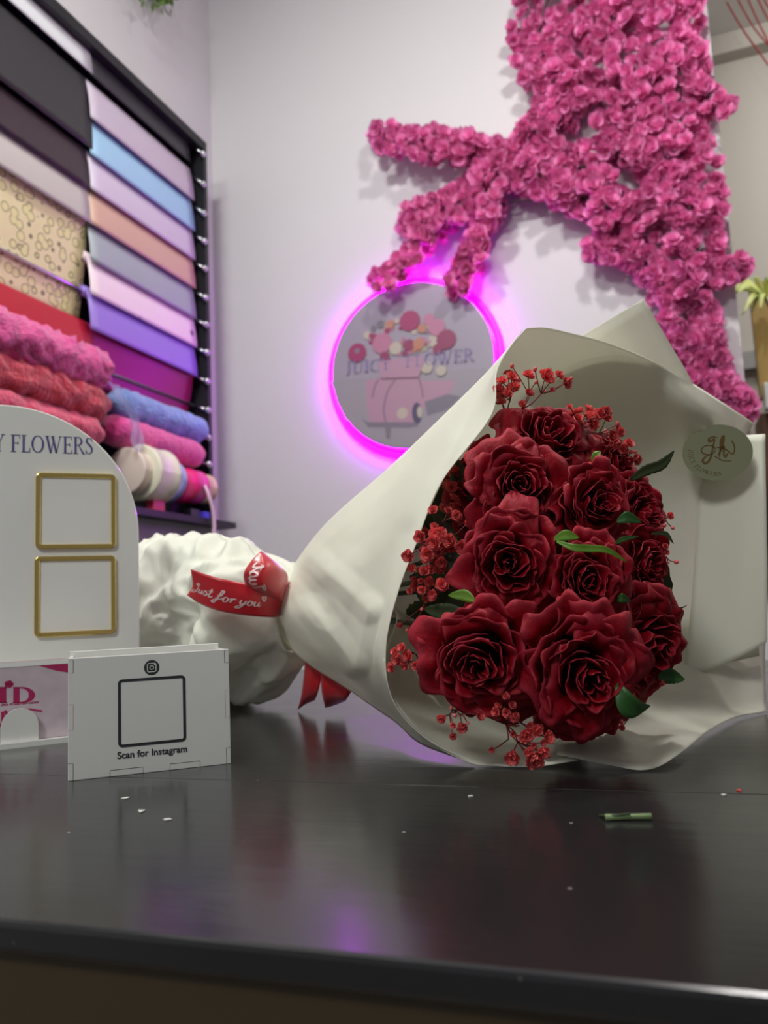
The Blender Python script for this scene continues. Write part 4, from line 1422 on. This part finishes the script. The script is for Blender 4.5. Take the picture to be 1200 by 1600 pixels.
rose_leaf(5, [(985, 750, .56), (1010, 735, .555), (1035, 725, .55), (1054, 704, .545)], .0038, M_leafd)
rose_leaf(3, [(866, 842, .455), (885, 836, .45), (905, 840, .45)], .003, M_bud, 'sepal', .0)
rose_leaf(3, [(870, 846, .45), (895, 855, .445), (920, 857, .445), (950, 860, .445), (982, 880, .45)], .0022, M_bud, 'sepal', .0)
rose_leaf(8, [(964, 814, .50), (980, 808, .497), (1003, 816, .50)], .0036, M_leaf, 'sepal', 0)
rose_leaf(8, [(960, 850, .50), (975, 842, .495), (998, 838, .50)], .0015, M_leaf, 'sepal', 0)
rose_leaf(8, [(1018, 834, .54), (1040, 834, .54), (1053, 850, .54)], .0016, M_leafd, 'sepal', 0)
rose_leaf(11, [(1042, 942, .54), (1062, 950, .54), (1075, 945, .54)], .0006, M_leafd, 'sepal', 0)
rose_leaf(13, [(963, 1070, .455), (975, 1095, .45), (995, 1110, .452), (1016, 1104, .46)], .0062, M_leaf, 'leaf', .03)
rose_leaf(13, [(1028, 1058, .53), (1045, 1056, .53), (1070, 1062, .53)], .005, M_leaf)
rose_leaf(9, [(742, 938, .50), (725, 930, .505), (700, 930, .51)], .0036, M_bud, 'leaf', .0)
rose_leaf(9, [(720, 955, .52), (695, 958, .53), (662, 952, .54)], .006, M_leafd)
rose_leaf(6, [(735, 905, .56), (705, 870, .57), (680, 800, .58)], .010, M_leafd)
rose_leaf(6, [(740, 930, .60), (690, 930, .61), (640, 900, .62)], .016, M_leafd)  # big dark leaves added to stand in for shade in the left interior
rose_leaf(6, [(740, 850, .62), (700, 850, .625), (660, 800, .63)], .020, M_leafd)
rose_leaf(6, [(740, 880, .60), (690, 960, .61), (635, 960, .62)], .018, M_leafd)
rose_leaf(2, [(740, 800, .62), (700, 780, .63), (680, 740, .63)], .018, M_leafd)
rose_leaf(4, [(960, 800, .60), (975, 770, .60), (990, 745, .60)], .016, M_leafd)
rose_leaf(8, [(990, 960, .59), (1020, 930, .59), (1030, 850, .59)], .014, M_leafd)
rose_leaf(2, [(735, 800, .60), (722, 760, .60), (712, 715, .60)], .008, M_leafd)
rose_leaf(9, [(740, 1000, .58), (690, 990, .60), (640, 985, .62)], .012, M_leafd)
rose_leaf(7, [(962, 938, .50), (972, 934, .495), (985, 940, .50)], .0028, M_leaf, 'sepal', 0)
rose_leaf(0, [(925, 722, .53), (932, 712, .53), (938, 705, .535)], .003, M_bud, 'sepal', 0)

# ------------------------------------------------------------------ red gypsophila sprigs
flo_me = []
for s in range(3):
    b = petal_flower(300 + s, 9, 8, 6)
    for v in b.v:
        v.z = v.z * 1.1
    me = bpy.data.meshes.new('floret'); me.from_pydata([tuple(v) for v in b.v], [], b.f)
    me.materials.append(M_gyp); me.polygons.foreach_set('use_smooth', [True] * len(me.polygons))
    flo_me.append(me)
bb = MB().ball((0, 0, 0), .5, 8, 6, sc=(1, 1, 1.25))
bud_me = bpy.data.meshes.new('bud'); bud_me.from_pydata([tuple(v) for v in bb.v], [], bb.f)
bud_me.materials.append(M_gyp); bud_me.polygons.foreach_set('use_smooth', [True] * len(bud_me.polygons))


def sprig(label, base, hub, fl, seed, dz=.02):
    """base, hub: (px,py,d); fl: list of (px,py,size px,d); size < 8 px is a bud"""
    rnd = random.Random(seed)
    b, h = P(*base), P(*hub)
    root = empty('gypsophila_sprig', label, 'gypsophila', b, 'red gypsophila sprigs in the bouquet')
    mb = MB()
    mid = (b + h) / 2 + UP * .004
    mb.tube([b, mid, h], [.0009, .0008, .0006], 5)
    subs = [h + (P(f[0], f[1], f[3]) - h) * rnd.uniform(.3, .6) + UP * rnd.uniform(-.003, .003) for f in fl[::3]]
    for s_ in subs:
        mb.tube([h, (h + s_) / 2 + UP * rnd.uniform(-.002, .002), s_], .0005, 5)
    for f in fl:
        p = P(f[0], f[1], f[3])
        s_ = min(subs, key=lambda q: (q - p).length)
        mb.tube([s_, (s_ + p) / 2 + UP * rnd.uniform(-.002, .002), p], .0004, 5)
        o = bpy.data.objects.new('floret' if f[2] >= 8 else 'bud', rnd.choice(flo_me) if f[2] >= 8 else bud_me)
        COL.objects.link(o); o.parent = root; o.location = p - b
        n_ = (-FWD * .6 + (p - h).normalized() + Vector((rnd.uniform(-.4, .4), 0, rnd.uniform(-.4, .4)))).normalized()
        o.rotation_euler = n_.to_track_quat('Z', 'Y').to_euler()
        o.scale = [f[2] * f[3] / F * (1.25 if f[2] >= 8 else 1)] * 3
    mb.build('stems', M_gypst, root, True, True)
    return root


def scatter(seed, cx_, cy_, rx, ry, n_, d, s0=9, s1=20, dd=.02):
    rnd = random.Random(seed)
    out = []
    for _ in range(n_):
        a = rnd.random() * 2 * PI; r = rnd.random() ** .5
        out.append((cx_ + rx * r * math.cos(a), cy_ + ry * r * math.sin(a), rnd.uniform(s0, s1), d + rnd.uniform(-dd, dd)))
    return out


sprig('gypsophila sprig standing tallest above the topmost rose', (800, 700, .62), (815, 640, .60),
      [(852, 590, 24, .59), (825, 588, 17, .59), (883, 599, 17, .59), (873, 587, 13, .59), (836, 577, 7, .59), (862, 610, 8, .59), (826, 615, 13, .59), (850, 612, 6, .6), (800, 572, 7, .6), (838, 597, 6, .6), (816, 632, 11, .58), (892, 592, 6, .6)], 1)
sprig('mauve looking gypsophila sprig in the shade of the wrap top', (785, 700, .62), (790, 650, .61), scatter(2, 793, 612, 14, 30, 14, .61, 11, 19), 2)
sprig('dense gypsophila sprig along the upper right edge of the roses', (880, 700, .60), (905, 670, .59),
      scatter(3, 925, 655, 34, 14, 14, .585, 11, 19) + scatter(31, 953, 680, 18, 18, 10, .58, 10, 18) + [(890, 636, 8, .58), (944, 640, 6, .58)], 3)
sprig('small gypsophila sprig between dense sprig and long leaf', (960, 730, .60), (970, 712, .585),
      [(982, 694, 15, .58), (972, 702, 16, .58), (992, 718, 17, .58), (986, 706, 7, .58), (992, 706, 6, .58), (966, 697, 9, .58)], 4)
sprig('dense gypsophila sprig with bright florets at the left of the roses', (740, 860, .60), (700, 840, .57),
      [(677, 798, 14, .545), (713, 806, 15, .54), (684, 838, 26, .54), (698, 850, 14, .54), (722, 855, 20, .53), (730, 818, 10, .55), (638, 868, 17, .525), (657, 838, 17, .53), (668, 865, 19, .53), (690, 878, 15, .54), (700, 798, 11, .56)] + scatter(5, 680, 855, 30, 34, 18, .55, 10, 20), 5)
sprig('shaded gypsophila sprig under the left wrap edge', (740, 780, .62), (715, 770, .60), scatter(6, 706, 765, 15, 34, 20, .61, 10, 18), 6)
sprig('sparse gypsophila sprig left of the lower left rose', (740, 940, .58), (690, 920, .56),
      scatter(7, 665, 910, 30, 32, 14, .55, 8, 15) + [(690, 914, 18, .53), (675, 928, 12, .53), (659, 952, 6, .54), (625, 976, 9, .535), (636, 985, 6, .535)], 7)
sprig('gypsophila sprig at the lowest left part of the opening', (700, 1040, .55), (655, 1035, .53),
      [(628, 1012, 12, .515), (622, 1030, 17, .512), (637, 1025, 15, .515), (612, 1042, 13, .512), (650, 1040, 13, .51), (665, 1042, 11, .51), (633, 1040, 11, .512), (617, 1018, 11, .515), (664, 1064, 6, .505)], 8)
sprig('loose gypsophila sprig hanging below the lower left rose', (770, 1080, .52), (712, 1110, .49),
      [(690, 1122, 13, .475), (722, 1136, 15, .47), (708, 1150, 10, .47), (708, 1133, 8, .47), (711, 1118, 7, .475), (749, 1118, 14, .475), (731, 1130, 5, .47), (705, 1106, 6, .48)], 9)
sprig('gypsophila sprig reaching lowest, hanging over the wrap rim', (830, 1070, .52), (790, 1130, .485),
      [(800, 1182, 21, .455), (768, 1172, 8, .46), (802, 1147, 9, .465), (832, 1185, 26, .45), (848, 1175, 18, .452), (822, 1148, 20, .46), (838, 1140, 18, .46), (855, 1152, 18, .458), (816, 1152, 12, .46), (834, 1165, 9, .455), (857, 1182, 6, .455), (842, 1190, 14, .45), (828, 1135, 12, .465), (790, 1088, 11, .47), (800, 1102, 11, .47), (848, 1160, 9, .455), (826, 1174, 14, .45), (806, 1118, 9, .465)], 10)
sprig('gypsophila sprig tucked between the two large lower roses', (840, 1070, .52), (805, 1105, .49), scatter(11, 790, 1112, 18, 16, 9, .485, 9, 16), 11)
sprig('tiny gypsophila sprig at the right edge near the long leaf', (1000, 830, .57), (1030, 812, .56), [(1046, 806, 11, .55), (1038, 821, 7, .55), (1051, 825, 6, .55)], 12)
sprig('tiny gypsophila sprig at the right edge below centre height', (1010, 880, .57), (1035, 870, .555), [(1039, 854, 9, .55), (1041, 863, 8, .55), (1057, 878, 7, .55), (1044, 879, 4, .55)], 13)
sprig('single gypsophila buds beside the broad lower leaf', (1000, 1060, .55), (1020, 1055, .53), [(1033, 1067, 9, .525), (972, 1136, 9, .48), (971, 1128, 7, .485)], 14)
